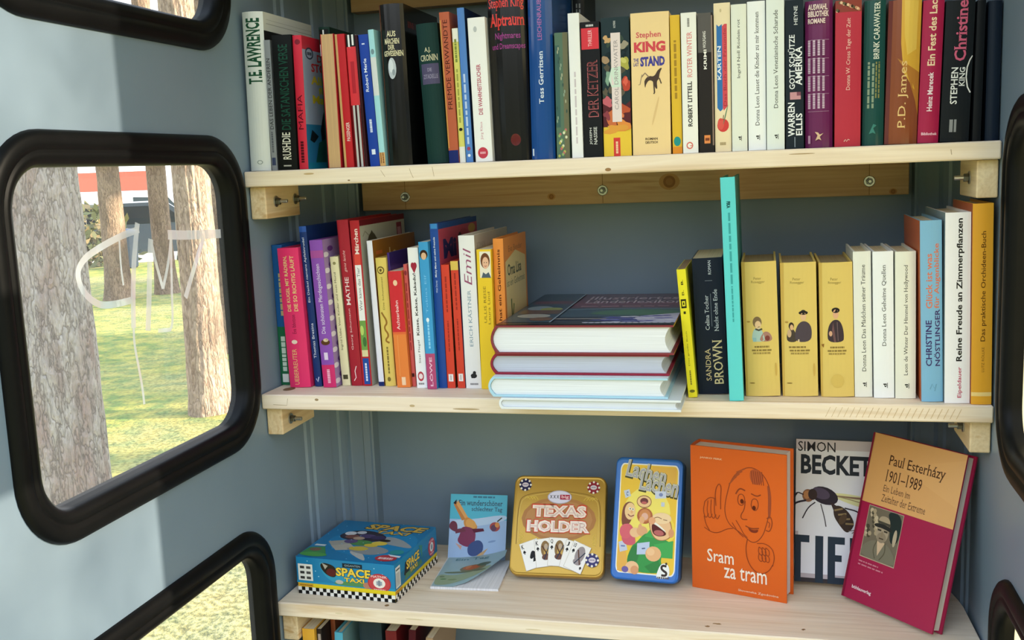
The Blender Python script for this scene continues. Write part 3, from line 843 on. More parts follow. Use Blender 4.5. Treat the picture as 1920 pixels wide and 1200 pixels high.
bk('a25', 'white paperback with faded red over black lettering, right of the slim yellow one', '#eeece4', .118,
   spine=[T('ROTER WINTER', .36, .545, .70, .865, '#dc8f8c', 1, .015), TS('ROBERT LITTELL', .36, .19, .66, .515, '#3a3634', 1, .03), HV(.42, .9, .56, .96, '#8f8c88'), E(.45, .055, .22, .026, '#d56a5c'), E(.45, .055, .15, .017, '#eeece4'), R(.45, .05, .62, .056, '#d56a5c')])
bk('a26', 'black paperback with scuffed edges and an orange logo box', '#2a2624', .118,
   spine=[R(0, .72, .9, 1, '#57534f'), T('WOLFGANG', .34, .75, .54, .87, '#e6e2da', 1, .015), T('KRIMI', .38, .60, .58, .74, '#f0ece4', 1, .02), R(.34, .065, .74, .125, '#e08a4a'), R(.4, .085, .68, .105, '#7a3a1c'), R(.9, .05, 1, .98, '#8a7466')])
bk('a27', 'beige paperback with a blue and red pointed banner and an apple', '#ecd9b2', .118,
   spine=[P([(.16, .86), (.30, .845), (.50, .86), (.50, .29), (.34, .275), (.16, .30)], '#2f6fae'), P([(.50, .845), (.64, .86), (.8, .86), (.8, .31), (.56, .28), (.50, .30)], '#d04a52'), T('KARTEN', .20, .49, .42, .715, '#e7edf2', 1, .02), T('Das Buch der Freunde', .56, .31, .74, .83, '#9c2f3c', 1), E(.5, .18, .36, .045, '#cf3f3c'), E(.36, .19, .2, .04, '#d9564c'), S([(.5, .22), (.54, .25)], .04, '#5a3a24'), E(.66, .25, .17, .012, '#4f7a5c', .4), E(.42, .95, .06, .012, '#cbb88e'), H(.3, .045, .66, .065, '#b09a70', 1)])
for k, u, ttl, v0, v1, c, lab in (('a28', .38, 'Ingrid Noll Röslein rot', .50, .90, '#e4e6d8', 'cream white novel with short high title, first of three alike on the upper shelf'),
                                ('a29', .40, 'Donna Leon Lasset die Kinder zu mir kommen', .17, .93, '#eef0f0', 'bluish white novel with a long black title, middle of three alike on the upper shelf'),
                                ('a30', .40, 'Donna Leon Venezianische Scharade', .28, .93, '#e2e8e2', 'greenish white novel left of the black spine, last of three alike on the upper shelf'),
                                ('b26', .42, 'Donna Leon Das Mädchen seiner Träume', .18, .91, '#e6e6dc', 'white novel right of the three yellow volumes, first of three alike on the middle shelf'),
                                ('b27', .42, 'Donna Leon Geheime Quellen', .36, .91, '#edf0f2', 'bluish white novel with the shortest title, middle of three alike on the middle shelf'),
                                ('b28', .42, 'Leon de Winter Der Himmel von Hollywood', .16, .91, '#e6e7da', 'cream white novel beside the pale blue spine, last of three alike on the middle shelf')):
    bk(k, lab, c, .115, k[0] == 'b', bulge=.0012, page='#d9c9a4',
       spine=[TS(ttl, u, v0, u + .24, v1, '#33332f', 1), T('d', u + .04, .075, u + .20, .10, '#22221f', 1, .03), S([(u + .24, .07), (u + .24, .105)], .03, '#22221f')])
bk('a31', 'black paperback with bold white two-line lettering and a small pink patch', '#1f2830', .118,
   spine=[T('WARREN', .12, .085, .50, .315, '#e9ebec', 1, .02), T('ELLIS', .56, .09, .92, .24, '#e9ebec', 1, .02), T('GOTT SCHÜTZE', .14, .405, .52, .77, '#e9ebec', 1, .015), T('AMERIKA', .54, .43, .92, .69, '#e9ebec', 1, .02), R(.24, .335, .84, .385, '#c59096'), R(.62, .36, .84, .385, '#7c4a58'), T('HEYNE', .48, .835, .68, .96, '#d4d7d9', 1, .01), S([(.5, .01), (.5, .08)], .05, '#87909a')])
bk('a32', 'thick plum purple hardcover with rows of small white print', '#6a2456', .14, True, bulge=.005, rough=.2,
   spine=[[HV(.10, v, .70, v + .105, '#cbaec4', 4) for v in (.27, .39, .51, .63)], [S([(.1, v), (.86, v)], .008, '#cbaec4') for v in (.25, .37, .49, .61, .735)], T('BIBLIOTHEK', .1, .89, .85, .93, '#e9d0ca', 0, .03), T('AUSWAHL', .1, .935, .8, .975, '#e9d0ca', 0, .03), T('ROMANE', .1, .845, .72, .88, '#e9d0ca', 0, .03),
          P([(.34, .11), (.44, .085), (.36, .05), (.48, .06), (.58, .05), (.52, .075), (.66, .10), (.52, .09), (.46, .105)], '#d9b898'), R(.1, .03, .18, .085, '#b48aa4')])
bk('a33', 'bright red novel with fine white title and a spotted band at the top', '#b82f40', .118, False, bulge=.0012,
   spine=[TS('Donna W. Cross Tage der Zeit', .42, .39, .62, .88, '#eac3b4', 1), R(0, .92, 1, 1, '#8a3a2c'), [E(.06 + .88 * ((k * 31) % 17) / 17, .93 + .06 * ((k * 13) % 11) / 11, .05, .01, ['#e3c09a', '#5c5a3a', '#c98a6a', '#3f2a20'][k % 4]) for k in range(22)], S([(.36, .035), (.42, .05), (.46, .035), (.52, .05), (.58, .045)], .03, '#eac3b4')])
bk('a34', 'dark teal hardcover with cream capitals up the spine', '#1b4a46', .14, True, bulge=.004, rough=.18,
   spine=[TS('BRINK CARAWATER', .44, .60, .72, .99, '#dce0d2', 1, .012), HV(.2, .26, .5, .58, '#8a9c84', 2), HV(.56, .33, .76, .58, '#8c8a52', 2), P([(.3, .08), (.5, .15), (.66, .14), (.5, .12), (.62, .08), (.48, .09)], '#3f8279')])
bk('a35', 'thick hardcover fading brown to gold with gold serif lettering', '#8a4a2c', .142, True, bulge=.006, rough=.2,
   spine=[P([(.38, 1), (1, 1), (1, .45), (.85, .38), (.5, .50), (.40, .7)], '#dba93a'), P([(.46, 1), (.9, 1), (.88, .66), (.6, .62), (.5, .75)], '#e6bf56'), P([(.3, .6), (.6, .5), (.9, .3), (1, .2), (1, .5)], '#b87a30'), TS('P.D. James', .36, .11, .68, .58, '#ecc884', 1), R(0, 0, .12, 1, '#6b2f26')])
bk('a36', 'crimson hardcover with cream lettering, right of the brown and gold one', '#a81f4a', .135, True, bulge=.003,
   spine=[T('Heinz Marecek', .36, .225, .62, .50, '#f2dfe4', 1, .02), T('Ein Fest des Lachens', .30, .545, .66, 1.13, '#f1d6b0', 1, .02), T('Bibliothek', .16, .055, .92, .075, '#eec4d0', 0, .03)])
bk('a37', 'black paperback with pink and white lettering and a white crescent, near the right wall', '#1c2024', .122, False, bulge=.0015, rough=.3,
   spine=[TS('Christine', .34, .575, .76, 1.0, '#d0607f', 1, .02), T('STEPHEN', .28, .27, .52, .53, '#e9e9e6', 1, .015), TS('KING', .56, .395, .76, .53, '#e9e9e6', 1, .015), S([(.97, .35), (.86, .39), (.80, .46), (.82, .53), (.90, .58), (.99, .61)], .045, '#eceae6'), R(.3, .07, .42, .16, '#8d8f90'), R(.46, .07, .54, .16, '#8d8f90')])
bk('a38', 'dark plain paperback squeezed right of the crescent novel, second from the right wall', '#15181c', .125)
bk('a39', 'dark navy book against the right wall, last on the upper shelf', '#1a2433', .105, True)

# ---- middle shelf, left to right
bk('b01', 'blue and green tall book against the left wall behind the pink one', '#1f5a9a', .07, True, bulge=.0012,
   spine=[R(0, 0, 1, .42, '#1f6a45'), HV(.3, .1, .7, .36, '#cfe0d4'), R(.2, .02, .8, .08, '#e6ece6'), HV(.5, .5, .9, .8, '#c9b884')])
bk('b02', 'hot pink hardcover with yellow lettering at the left end of the middle shelf', '#e8356d', .13, True, bulge=.002,
   spine=[T('DIE KUGEL MIT RÄDERN,', .22, .55, .46, .945, '#ecd08a', 1, .015), T('DIE SO RICHTIG LÄUFT', .54, .55, .76, .945, '#ecd08a', 1, .015), T('Eva Ibbotson', .40, .39, .58, .525, '#7d1238', 1), T('UEBERREUTER', .28, .02, .5, .28, '#ecb07a', 1, .01), E(.44, .33, .14, .015, '#f0d7c8')])
bk('b03', 'navy blue hardcover with white lettering right of the hot pink one', '#17346e', .16, True, bulge=.001,
   spine=[T('Ein Dackel namens Apfelstrudel', .3, .53, .68, .93, '#dfe4ee', 1), T('Thomas Brezina', .3, .18, .66, .40, '#dfe4ee', 1), S([(.3, .05), (.5, .03), (.7, .06)], .1, '#dfe4ee'), R(0, .965, 1, 1, '#2c55a4')])
bk('b04', 'purple book with a pink foot and white lettering, flowery front cover', '#8b4fb0', .13, True, bulge=.001,
   spine=[R(0, 0, 1, .155, '#d02f6a'), HV(.4, .03, .62, .13, '#f0b0c4'), R(0, .88, 1, .93, '#a94f9a'), T('Die schönsten Pferdegeschichten', .30, .37, .70, .84, '#e9dcf0', 1), E(.5, .31, .35, .02, '#5b3a20'), E(.55, .325, .2, .012, '#d9c4a0'), R(.3, .19, .6, .24, '#e2cfe8')],
   right=[R(0, 0, 1, 1, '#a98cc0'), [E(.05 + .12 * ((k * 7) % 3), .04 + .93 * k / 26, .07, .018, ['#efe9f2', '#6b3a8a', '#e0d0e6'][k % 3]) for k in range(26)]])
bk('b05b', 'thin teal booklet standing behind the purple book and the slim cream spine', '#2e7f92', .06)
bk('b05', 'slim cream book left of the dark red maths book', '#e0d7ad', .13, True, bulge=.0008,
   spine=[T('Ingrid Uebe: Vom Kinder und vom Mond', .3, .28, .62, .88, '#3a3420', 1), R(.2, .05, .8, .085, '#4a4630'), E(.5, .95, .2, .012, '#8f895c')])
bk('b06', 'tall dark red hardcover with white lettering and a figure on the spine', '#a31f30', .165, True, bulge=.0012,
   spine=[TS('MATHE', .26, .49, .62, .66, '#efd9d6', 1, .01), T('ganz leicht', .3, .69, .6, .82, '#e7b9b6', 1, 0, .3), T('Georg Schumann', .34, .22, .56, .47, '#e9c4c4', 1), S([(.3, .03), (.5, .05), (.45, .09), (.6, .12)], .07, '#efd9d6'), R(0, 0, .06, 1, '#7d1422')])
bk('b07', 'tall red picture book, spine patched white and green, grey front with a mushroom house', '#b3222c', .175, True, bulge=.0008,
   spine=[T('Märchen', .34, .80, .78, .95, '#f0ddd4', 1, .02), R(.2, .735, .85, .8, '#d9483c'), R(.2, .40, .85, .735, '#ecebe8'), T('Wer kann das Tier', .36, .46, .66, .72, '#5a5458', 1), R(.2, .22, .85, .40, '#6f9c4a'), E(.4, .34, .2, .03, '#b9d06a'), E(.6, .27, .2, .03, '#3f6f3a'), R(.2, .18, .85, .22, '#dcd2a0'), R(.2, .01, .85, .17, '#1d4c9c'), HV(.42, .03, .62, .14, '#d6e0f0')],
   right=[R(0, 0, 1, .965, '#b9b7a6'), R(0, .965, 1, 1, '#6d1820'), E(.24, .865, .09, .05, '#4a4a2a'), R(.20, .80, .29, .86, '#c9bf84'), P([(.12, .86), (.24, .93), (.37, .86)], '#4f4630'), R(.23, .80, .26, .84, '#5c4a2c'), S([(.36, .82), (.42, .84), (.48, .82), (.55, .845), (.62, .835)], .012, '#4f4d36'), R(.80, .84, .92, .95, '#8a2433'), R(.82, .87, .9, .92, '#c98a90'), S([(.05, .9), (.1, .93), (.18, .9)], .01, '#8b8a74')])
bk('b08', 'thin book with white spine and golden brown front, leaning left of the yellow spine', '#e5e4ec', .17, False,
   spine=[R(0, 0, 1, .03, '#1c2c66'), S([(.06, .03), (.06, .98)], .08, '#c6c4d2')],
   right=[R(0, 0, 1, 1, '#9c641d'), T('Lo', .36, .85, .52, .93, '#e0c98c', 0, .02), R(.06, .84, .2, .88, '#c76a2c'), R(.06, .90, .2, .925, '#c76a2c'), P([(0, .85), (.3, .8), (.6, .87), (1, .82), (1, 0), (0, 0)], '#7d4c18')])
bk('b09', 'pale yellow spine with a brown ornament, left of the red and orange paperback', '#e0c766', .14, True, bulge=.0018,
   spine=[E(.45, .905, .34, .03, '#6a5526'), E(.45, .905, .25, .02, '#e0c766'), E(.45, .905, .12, .012, '#6a5526'), T('Die Schatzinsel', .40, .60, .56, .85, '#7d6a30', 1), SS([(.2, .58), (.75, .50), (.3, .46), (.8, .40), (.35, .36), (.75, .34)], .16, '#9a6c2a'), HV(.42, .1, .58, .31, '#857136'), E(.45, .055, .16, .018, '#7d6a30')])
bk('b10b', 'thin violet booklet standing between the pale yellow and the red and orange spines', '#3f2678', .15, right=[R(0, .9, 1, 1, '#33206a')])
bk('b10', 'paperback spine red above and orange below', '#e8823c', .118,
   spine=[R(0, .475, 1, 1, '#cf2b35'), R(0, .46, 1, .48, '#e2693a'), T('Achterbahn', .36, .50, .6, .75, '#f3d3cf', 1, .01), E(.5, .9, .16, .025, '#f0c9a4'), R(.4, .02, .7, .09, '#f3cfa6'), S([(.3, .1), (.34, .45)], .04, '#f0a05a')])
bk('b11', 'very slim salmon paperback left of the white heart spine', '#d6605c', .118, spine=[HV(.3, .3, .6, .85, '#9b2f34'), E(.5, .93, .35, .02, '#8c3038'), R(.1, .08, .8, .11, '#4c2424')])
bk('b12', 'white paperback with a red heart at the top of its spine', '#f1efec', .14,
   spine=[E(.40, .875, .18, .022, '#a3223c'), E(.62, .875, .18, .022, '#a3223c'), P([(.22, .868), (.80, .868), (.52, .82)], '#a3223c'), T('Küsse, Kekse, Kakadu!', .34, .38, .66, .82, '#3a3634', 1, .02), T('Sissi Flegel', .38, .18, .62, .345, '#4a4644', 1), E(.46, .085, .3, .035, '#b8414c'), E(.46, .085, .2, .02, '#f1dcd8'), H(.2, .025, .75, .038, '#8f8a88')])
bk('b13', 'sky blue paperback with a child face at the top of its spine', '#3f9bd0', .145,
   spine=[E(.5, .915, .42, .032, '#3a241a'), E(.5, .905, .28, .024, '#e0b48e'), HV(.42, .28, .62, .46, '#8fd0f0'), T('Tobias Elf', .40, .52, .62, .78, '#7cc2ea', 1), E(.5, .475, .16, .015, '#e6f2f6'), R(0, 0, 1, .245, '#b54a72'), T('LÖWE', .3, .02, .66, .22, '#e9c0d0', 1, .02)])
bk('b14', 'tall dark blue comic book with white lettering, pink front cover', '#1f4a96', .185, True, bulge=.001,
   spine=[T('Walt Disney', .36, .585, .62, .66, '#d0dcf0', 1), T('Micky Maus und seine Freunde', .34, .68, .64, .92, '#e6ecf6', 1, .01), R(.1, .97, .9, 1, '#3a86c8')],
   right=[R(0, .30, 1, .965, '#b8465e'), T('Mi', .10, .78, .42, .90, '#232a5c', 0, .06), E(.62, .86, .16, .08, '#a83a4a'), E(.52, .86, .06, .06, '#3a2c2a'), E(.85, .93, .1, .03, '#c9a24a'), R(0, 0, 1, .3, '#7d2a44')])
for k, lab in (('b15', 'slim orange red book right of the dark blue comic book'), ('b16', 'slim orange red book with a yellow top beside the white hardcover')):
    bk(k, lab, '#d8432f', .12, True, bulge=.0006,
       spine=[HV(.4, .62, .6, .92, '#a22d22'), HV(.42, .3, .58, .55, '#a22d22'), R(.2, .055, .8, .115, '#f0e6e0'), R(.44, .065, .56, .105, '#a8a09c')] + ([R(0, .93, 1, 1, '#e0bf5a')] if k == 'b16' else []), right=[R(0, 0, 1, 1, '#4d2a66' if k == 'b16' else '#6a3a24')])
bk('b17', 'white hardcover with a large mauve handwritten title up its spine', '#eceae8', .175, True, bulge=.0012,
   spine=[T('Emil', .26, .68, .74, .92, '#9c5272', 1, -.005, .25), TS('ERICH KÄSTNER', .36, .28, .62, .65, '#7d96a6', 1), E(.55, .085, .2, .016, '#2a2a2c'), S([(.4, .07), (.62, .1), (.72, .085)], .08, '#2a2a2c'), E(.60, .105, .1, .012, '#2a2a2c'), H(.3, .025, .8, .036, '#77777a')],
   right=[R(0, 0, 1, 1, '#bdb4a8'), T('ROMAN', .06, .9, .3, .95, '#8f877c')])
bk('b18', 'bright yellow paperback with a girl face at the top of its spine', '#f0c92f', .15,
   spine=[R(.2, .80, .95, .985, '#efe6cf'), E(.58, .92, .32, .055, '#6d3f24'), E(.6, .905, .22, .042, '#e9b896'), S([(.5, .905), (.54, .91)], .05, '#3a2418'), S([(.66, .905), (.70, .91)], .05, '#3a2418'), S([(.52, .885), (.6, .88), (.68, .886)], .04, '#a83a3a'), P([(.3, .80), (.42, .84), (.6, .825), (.8, .84), (.95, .80)], '#4f5f6c'), T('ULLIS REISE', .38, .48, .56, .74, '#8f7420', 1), T('Laura Lind', .66, .47, .82, .70, '#8f7420', 1)])
bk('b19', 'orange hardcover with brown title, cream front with a plant drawing', '#e88f3f', .13, True, bulge=.0015,
   spine=[T('Kathi hat ein Geheimnis', .36, .30, .66, .93, '#5c2a12', 1, .015)],
   right=[P([(.06, .0), (.06, .84), (.5, .9), (.94, .84), (.94, 0)], '#e7cf95'), T('Oma Lisa', .14, .74, .74, .82, '#3a4432', 0, .02), T('ist ein Geheimnis', .1, .67, .88, .72, '#5c604a', 0), T('Eva Bender', .2, .9, .8, .94, '#a86a30'), S([(.22, .30), (.27, .45), (.26, .58)], .04, '#4f6a34'), S([(.3, .30), (.29, .42), (.36, .54)], .04, '#5c7a3c'), S([(.2, .30), (.16, .38), (.1, .44)], .03, '#5c7a3c')])
bk('b20', 'slim yellow reference paperback leaning left beside the lying stack', '#e9dc2a', .125, page='#9a7d5c',
   spine=[T('B.', .35, .88, .6, .92, '#2a2a16', 1, .02), T('B.', .35, .80, .6, .84, '#2a2a16', 1), R(.15, .70, .75, .77, '#2a2a16'), R(.27, .715, .63, .755, '#e9dc2a'), R(.38, .725, .52, .745, '#2a2a16'), R(.35, .655, .6, .675, '#3a3a16'), T('Das große Buch', .36, .25, .56, .52, '#7d7420', 1), HV(.38, .1, .54, .22, '#857c24'), E(.5, .05, .3, .012, '#6f6a1c')])
bk('b21', 'thick dark navy paperback with cream serif lettering, left of the tall turquoise spine', '#1a2230', .125, False, bulge=.0012, page='#cdb48c',
   spine=[TS('SANDRA', .28, .10, .46, .34, '#d2bd8e', 1), TS('BROWN', .54, .075, .86, .40, '#d8c494', 1, .005), TS('Celina Tocher', .34, .475, .48, .73, '#c9ccd0', 1), TS('Nacht ohne Ende', .64, .465, .78, .77, '#c9ccd0', 1), S([(.56, .5), (.56, .74)], .012, '#7f8894'), T('ROMAN', .52, .88, .62, .98, '#cfd2d6', 1), S([(.4, .835), (.64, .835)], .012, '#8d949c')])
bk('b22', 'tall turquoise booklet rising above its neighbours beside the thick navy paperback', '#5fcfd0', .20, True, bulge=.0006, rough=.45,
   spine=[T('FIKA', .36, .865, .62, .895, '#174a4c', -1, .05), HV(.44, .53, .58, .85, '#3aa0a2'), HV(.46, .36, .56, .52, '#3aa0a2')], right=[R(0, 0, 1, 1, '#3f8f92')])
def peasant(kind):
    if kind == 0:
        return [PS([(.24, .41), (.24, .46), (.30, .505), (.44, .52), (.54, .49), (.60, .44), (.60, .41)], '#a9c4bc'), PS([(.44, .41), (.5, .455), (.62, .49), (.78, .47), (.84, .41)], '#a87a6c'), E(.68, .435, .07, .02, '#7c3a34'), E(.40, .555, .13, .042, '#7c6446'), E(.42, .535, .09, .030, '#e4c094'), S([(.34, .505), (.44, .495), (.54, .505)], .05, '#4a4436'), R(.26, .41, .36, .44, '#8fb7bb')]
    if kind == 1:
        return [PS([(.16, .41), (.14, .46), (.2, .505), (.34, .51), (.42, .46), (.44, .41)], '#4a4038'), E(.28, .53, .075, .028, '#3c3028'), E(.29, .52, .05, .021, '#dcae84'), E(.22, .475, .06, .03, '#c9a884'), PS([(.38, .41), (.38, .49), (.48, .55), (.64, .57), (.80, .545), (.86, .49), (.82, .41)], '#4a3f48'), E(.62, .60, .08, .032, '#dfb48a'), E(.62, .627, .13, .015, '#2c2624'), E(.62, .635, .07, .014, '#2c2624'), R(.46, .41, .5, .43, '#e0c8a0')]
    return [PS([(.24, .41), (.22, .48), (.28, .545), (.42, .58), (.58, .575), (.68, .53), (.72, .46), (.70, .41)], '#40343a'), PS([(.40, .56), (.48, .41), (.42, .41), (.36, .50)], '#6a4a4c'), E(.48, .62, .085, .035, '#dca884'), E(.48, .648, .12, .020, '#2a2422'), E(.32, .475, .05, .02, '#d0a080'), S([(.52, .56), (.54, .42)], .02, '#6f5a5c')]
for q, (k, lab) in enumerate((('b23', 'thick yellow volume with a small woman painted on the spine, first of the yellow trio'), ('b24', 'thick yellow volume with a small couple painted on the spine, middle of the yellow trio'), ('b25', 'thick yellow volume with a small dark-clad man on the spine, last of the trio'))):
    bk(k, lab, '#dcc06a', .130, True, bulge=.0025, page='#a58f66', rough=.45,
       spine=[P([(0, 1), (.1, 1), (.06, 0), (0, 0)], '#c9a752'), T('Peter', .34, .868, .56, .888, '#8f7a3c', 0), T('Rosegger', .27, .838, .66, .862, '#8f7a3c', 0), peasant(q), H(.3 if q != 1 else .2, .365, .72, .378, '#8a7238'), H(.22, .34, .80, .352, '#8a7238'), H(.25, .318, .78, .33, '#a08848'),
              [E(.15, .56, .05, .006, '#b08a40'), E(.9, .2, .03, .05, '#cda955'), E(.2, .1, .08, .004, '#8a6a2c')] if q < 2 else [P([(.03, .395), (.12, .40), (.10, .37)], '#8a5f24'), E(.5, .12, .2, .05, '#d4b65f')]])
bk('b29', 'pale blue hardcover with purple and orange lettering, orange boards', '#7fb4d6', .14, True, bulge=.0015,
   spine=[T('CHRISTINE', .22, .20, .50, .455, '#3a2e6a', 1, .02), T('NÖSTLINGER', .60, .20, .88, .515, '#3a2e6a', 1, .02), T('Glück ist was', .24, .52, .54, .82, '#d8785a', 1, .015), T('für Augenblicke', .62, .52, .92, .875, '#d8785a', 1, .015), S([(.4, .07), (.5, .10), (.6, .075), (.7, .10), (.62, .06)], .05, '#6a9cbc')],
   left=[R(0, 0, 1, 1, '#c0633a')])
bk('b30', 'white hardcover about house plants, bold black lettering, red author name', '#f0eef0', .15, True, bulge=.0015,
   spine=[T('Eipeldauer', .50, .03, .70, .195, '#b8385c', 1, .015), T('Reine Freude an Zimmerpflanzen', .44, .225, .74, .97, '#232222', 1, .025)], left=[R(0, 0, 1, 1, '#8a9a9c')])
bk('b31', 'orange yellow hardcover with brown lettering, last on the middle shelf by the right wall', '#e3a32f', .125, True, bulge=.0012,
   spine=[T('Das praktische Orchideen-Buch', .42, .32, .72, .865, '#5f3a12', 1, .008), T('LUTZ RÖLLKE', .46, .165, .62, .29, '#8a5c1c', 1), R(0, .042, 1, .062, '#f0cf84')], left=[R(0, 0, 1, 1, '#b9603a')])

for i, (label, colour, d, hard, kw) in BK.items():
    x, y, t, h, lean = TAB[i]
    up = i[0] == 'a'
    z = 0.0 if up else ZB
    kw = dict(kw)
    fore = kw.pop('fore', False)
    name = 'hardcover_book' if hard else 'paperback_book'
    yy = y + ((0, .002, .004, .001, .003)[int(i[1:3]) % 5] if up and len(i) == 3 else 0)
    d = min(d, .238 - yy)
    mat = upright(x, yy, z + .0003, t, h, lean)
    if fore:            # turned round, pages towards the viewer
        mat = mat @ Matrix.Translation((0, d, 0)) @ Matrix.Rotation(math.pi, 4, 'Z')
    make_book(name, label, 'books standing on the upper shelf' if up else 'books standing on the middle shelf', mat, t, h, d, colour, hard, **kw)

P, S = PS, SS           # hand-drawn pictures have rounded outlines
# ------------------------------------------------------------------ the lying stack
def lying(label, colour, x0, x1, y0, y1, z, t, **kw):
    mat = Matrix(((0, 1, 0, x0), (0, 0, 1, y0), (1, 0, 0, z + t / 2), (0, 0, 0, 1)))
    return make_book('hardcover_book', label, 'large books lying in a stack on the middle shelf', mat, t, y1 - y0, x1 - x0, colour, True, **kw)
zs = ZB + .0003
lying('thin white large book at the bottom of the lying stack, overhanging the shelf edge', '#dfe3e6', .344, .560, -.056, .225, zs, .0135, bulge=.003, page='#e3e8ee')
lying('white and pale blue large book, third from the top of the lying stack', '#a9cfe0', .3305, .545, -.052, .225, zs + .0140, .0245, bulge=.006, page='#eef1f3',
      right=[R(0, 0, 1, 1, '#dfe8ec')])
lying('dark red large book with greyish pages, second in the lying stack', '#8c2138', .331, .546, -.040, .235, zs + .0390, .0250, bulge=.006, page='#c9cfdd')
lying('thick illustrated country lexicon with white pages on top of the lying stack', '#7d2036', .334, .552, -.045, .240, zs + .0645, .0350, bulge=.007, page='#f1f3f6', rough=.25,
      right=[R(0, 0, 1, 1, '#262c3c'), R(.3, .50, 1, .99, '#5d2a3c'), R(.3, .60, 1, .68, '#743044'), T('Illustriertes', .36, .79, .94, .90, '#b9a9b2', 0, .01), T('Länderlexikon', .36, .66, .98, .77, '#b9a9b2', 0, .01), H(.36, .54, .96, .57, '#8d6a78'),
             R(.3, .22, 1, .50, '#2e4658'), S([(.3, .44), (.6, .49), (1, .47)], .008, '#8fa6b4'), P([(.45, .36), (.7, .46), (1, .42), (1, .28), (.5, .28)], '#3c6a4a'), P([(.68, .10), (.8, .26), (1, .34), (1, .05)], '#b9b3cf'), P([(.5, .12), (.6, .24), (.75, .22), (.8, .08)], '#48508c'), [E(.6 + .38 * ((k * 17) % 23) / 23, .07 + .2 * ((k * 11) % 19) / 19, .03, .012, ['#5a569a', '#dcd8e6', '#7a78b0'][k % 3]) for k in range(26)], R(.3, .15, .6, .17, '#9a9088'), R(0, 0, 1, .06, '#1b1d26'), [E(.5 + .5 * k / 14, .055, .018, .012, '#c9c6d6') for k in range(14)],
             R(.02, .06, .29, .99, '#2b4354'), R(.03, .62, .28, .72, '#6a3442'), E(.12, .48, .08, .07, '#7d8a94'), E(.2, .45, .07, .05, '#8f9450'), R(.03, .30, .28, .42, '#5f4436'), E(.15, .24, .1, .06, '#9a968c'), E(.22, .15, .07, .05, '#6f4c38'), S([(.295, .06), (.295, .99)], .01, '#8d99a4')])

# ------------------------------------------------------------------ lower shelf
zc = ZC + .0003
# the board game box
game = thing('board_game_box', 'blue board game box with yellow rim and black and white checks, lying flat', 'game box')
BW, BD, BH = .150, .150, .054
game.matrix_world = Matrix.Translation((.0175, .0325, zc)) @ Matrix.Rotation(math.radians(-4.2), 4, 'Z')
mb = MB()
mb.cbox((.0008, .0008, 0), (BW - .0008, BD - .0008, .018), M('#e9c928', .4), .0006)
chk = []
nC = 27
for r in range(2):
    for k in range(nC):
        chk.append(R(k / nC, r / 2, (k + 1) / nC, (r + 1) / 2, '#161616' if (k + r) % 2 == 0 else '#eceae4'))
yz = [R(0, 0, 1, 1, '#e7cf25'), R(0, 0, .16, .8, '#d9a02c'), H(.02, .3, .15, .5, '#8a5c1c')]
for fn in (lambda u, v, e: (.0008 + u, .0008 - e, v), lambda u, v, e: (BW - .0008 + e, .0008 + u, v)):
    paint(mb, chk, BW - .0016, .0105, lambda u, v, e, f=fn: f(u, v, e))
    paint(mb, yz, BW - .0016, .0055, lambda u, v, e, f=fn: f(u, v + .0108, e))
mb.build('tray', game)
mb = MB()
mb.cbox((0, 0, .0165), (BW, BD, BH), M('#1b7fb4', .3), .0008)
yel, blu = '#e6c43c', '#12141c'
def logo(u0, v0, u1, v1):
    du, dv = u1 - u0, v1 - v0
    return [T('SPACE', u0 - du * .01, v0 + dv * .36, u1 + du * .02, v0 + dv * .98, '#2a2214', 0, .07), T('SPACE', u0, v0 + dv * .38, u1, v0 + dv * .96, '#ecca4a', 0, .035), T('TAXI', u0 + du * .22, v0, u0 + du * .82, v0 + dv * .33, '#2a2214', 0, .07), T('TAXI', u0 + du * .23, v0 + dv * .015, u0 + du * .81, v0 + dv * .31, '#ecca4a', 0, .03)]
def seal(u, v, ru, rv):
    return [E(u, v, ru, rv, '#b5303c', n=28), E(u, v, ru * .9, rv * .9, '#c4404a', n=28), E(u, v, ru * .52, rv * .52, '#ece6e2', n=24), T('PIATNIK', u - ru * .7, v + rv * .56, u + ru * .7, v + rv * .8, '#f0d8d8', 0, .01), H(u - ru * .5, v - rv * .78, u + ru * .5, v - rv * .62, '#e3b4b6'), R(u - ru * .25, v - rv * .22, u + ru * .25, v + rv * .2, '#9aa4b4'), R(u - ru * .1, v - rv * .3, u + ru * .1, v + rv * .3, '#7c8898')]
front = [R(.0, 0, 1, .08, '#1f8fc0'), P([(.24, .98), (.25, .62), (.3, .3), (.42, .05), (.9, .03), (.8, .02)], '#2a93bd'), P([(.25, .80), (.30, .86), (.40, .76), (.42, .52), (.40, .3), (.32, .36), (.26, .6)], '#2a2420'), P([(.27, .84), (.33, .74), (.3, .6)], '#a9a49c'), E(.36, .5, .05, .15, '#5c2224'), P([(.36, .1), (.5, .22), (.7, .2), (.82, .1), (.7, .04), (.45, .04)], '#4f8a5a'), E(.44, .16, .04, .08, '#b9b4ac'), R(.48, .74, .68, .9, '#182430'), T('GIGANTEN', .5, .78, .66, .86, '#8ea4b4', 0, .01), logo(.41, .18, .76, .74), E(.72, .12, .04, .12, '#b07a6a'),
         [E(a, b, .006, .02, '#9fd4ea') for a, b in ((.12, .86), (.2, .5), (.8, .8), (.88, .6), (.82, .4), (.1, .2), (.23, .3))], E(.82, .12, .03, .06, '#39a06a'),
         R(.02, .10, .17, .74, '#e6e6e2'), [[R(.04, b, .085, b + .1, '#3a3a3a'), R(.105, b, .15, b + .1, '#4a4a4a')] for b in (.56, .36, .16)],
         seal(.845, .26, .115, .36)]
paint(mb, front, BW, BH - .0165, lambda u, v, e: (u, -e, .0165 + v), .3)
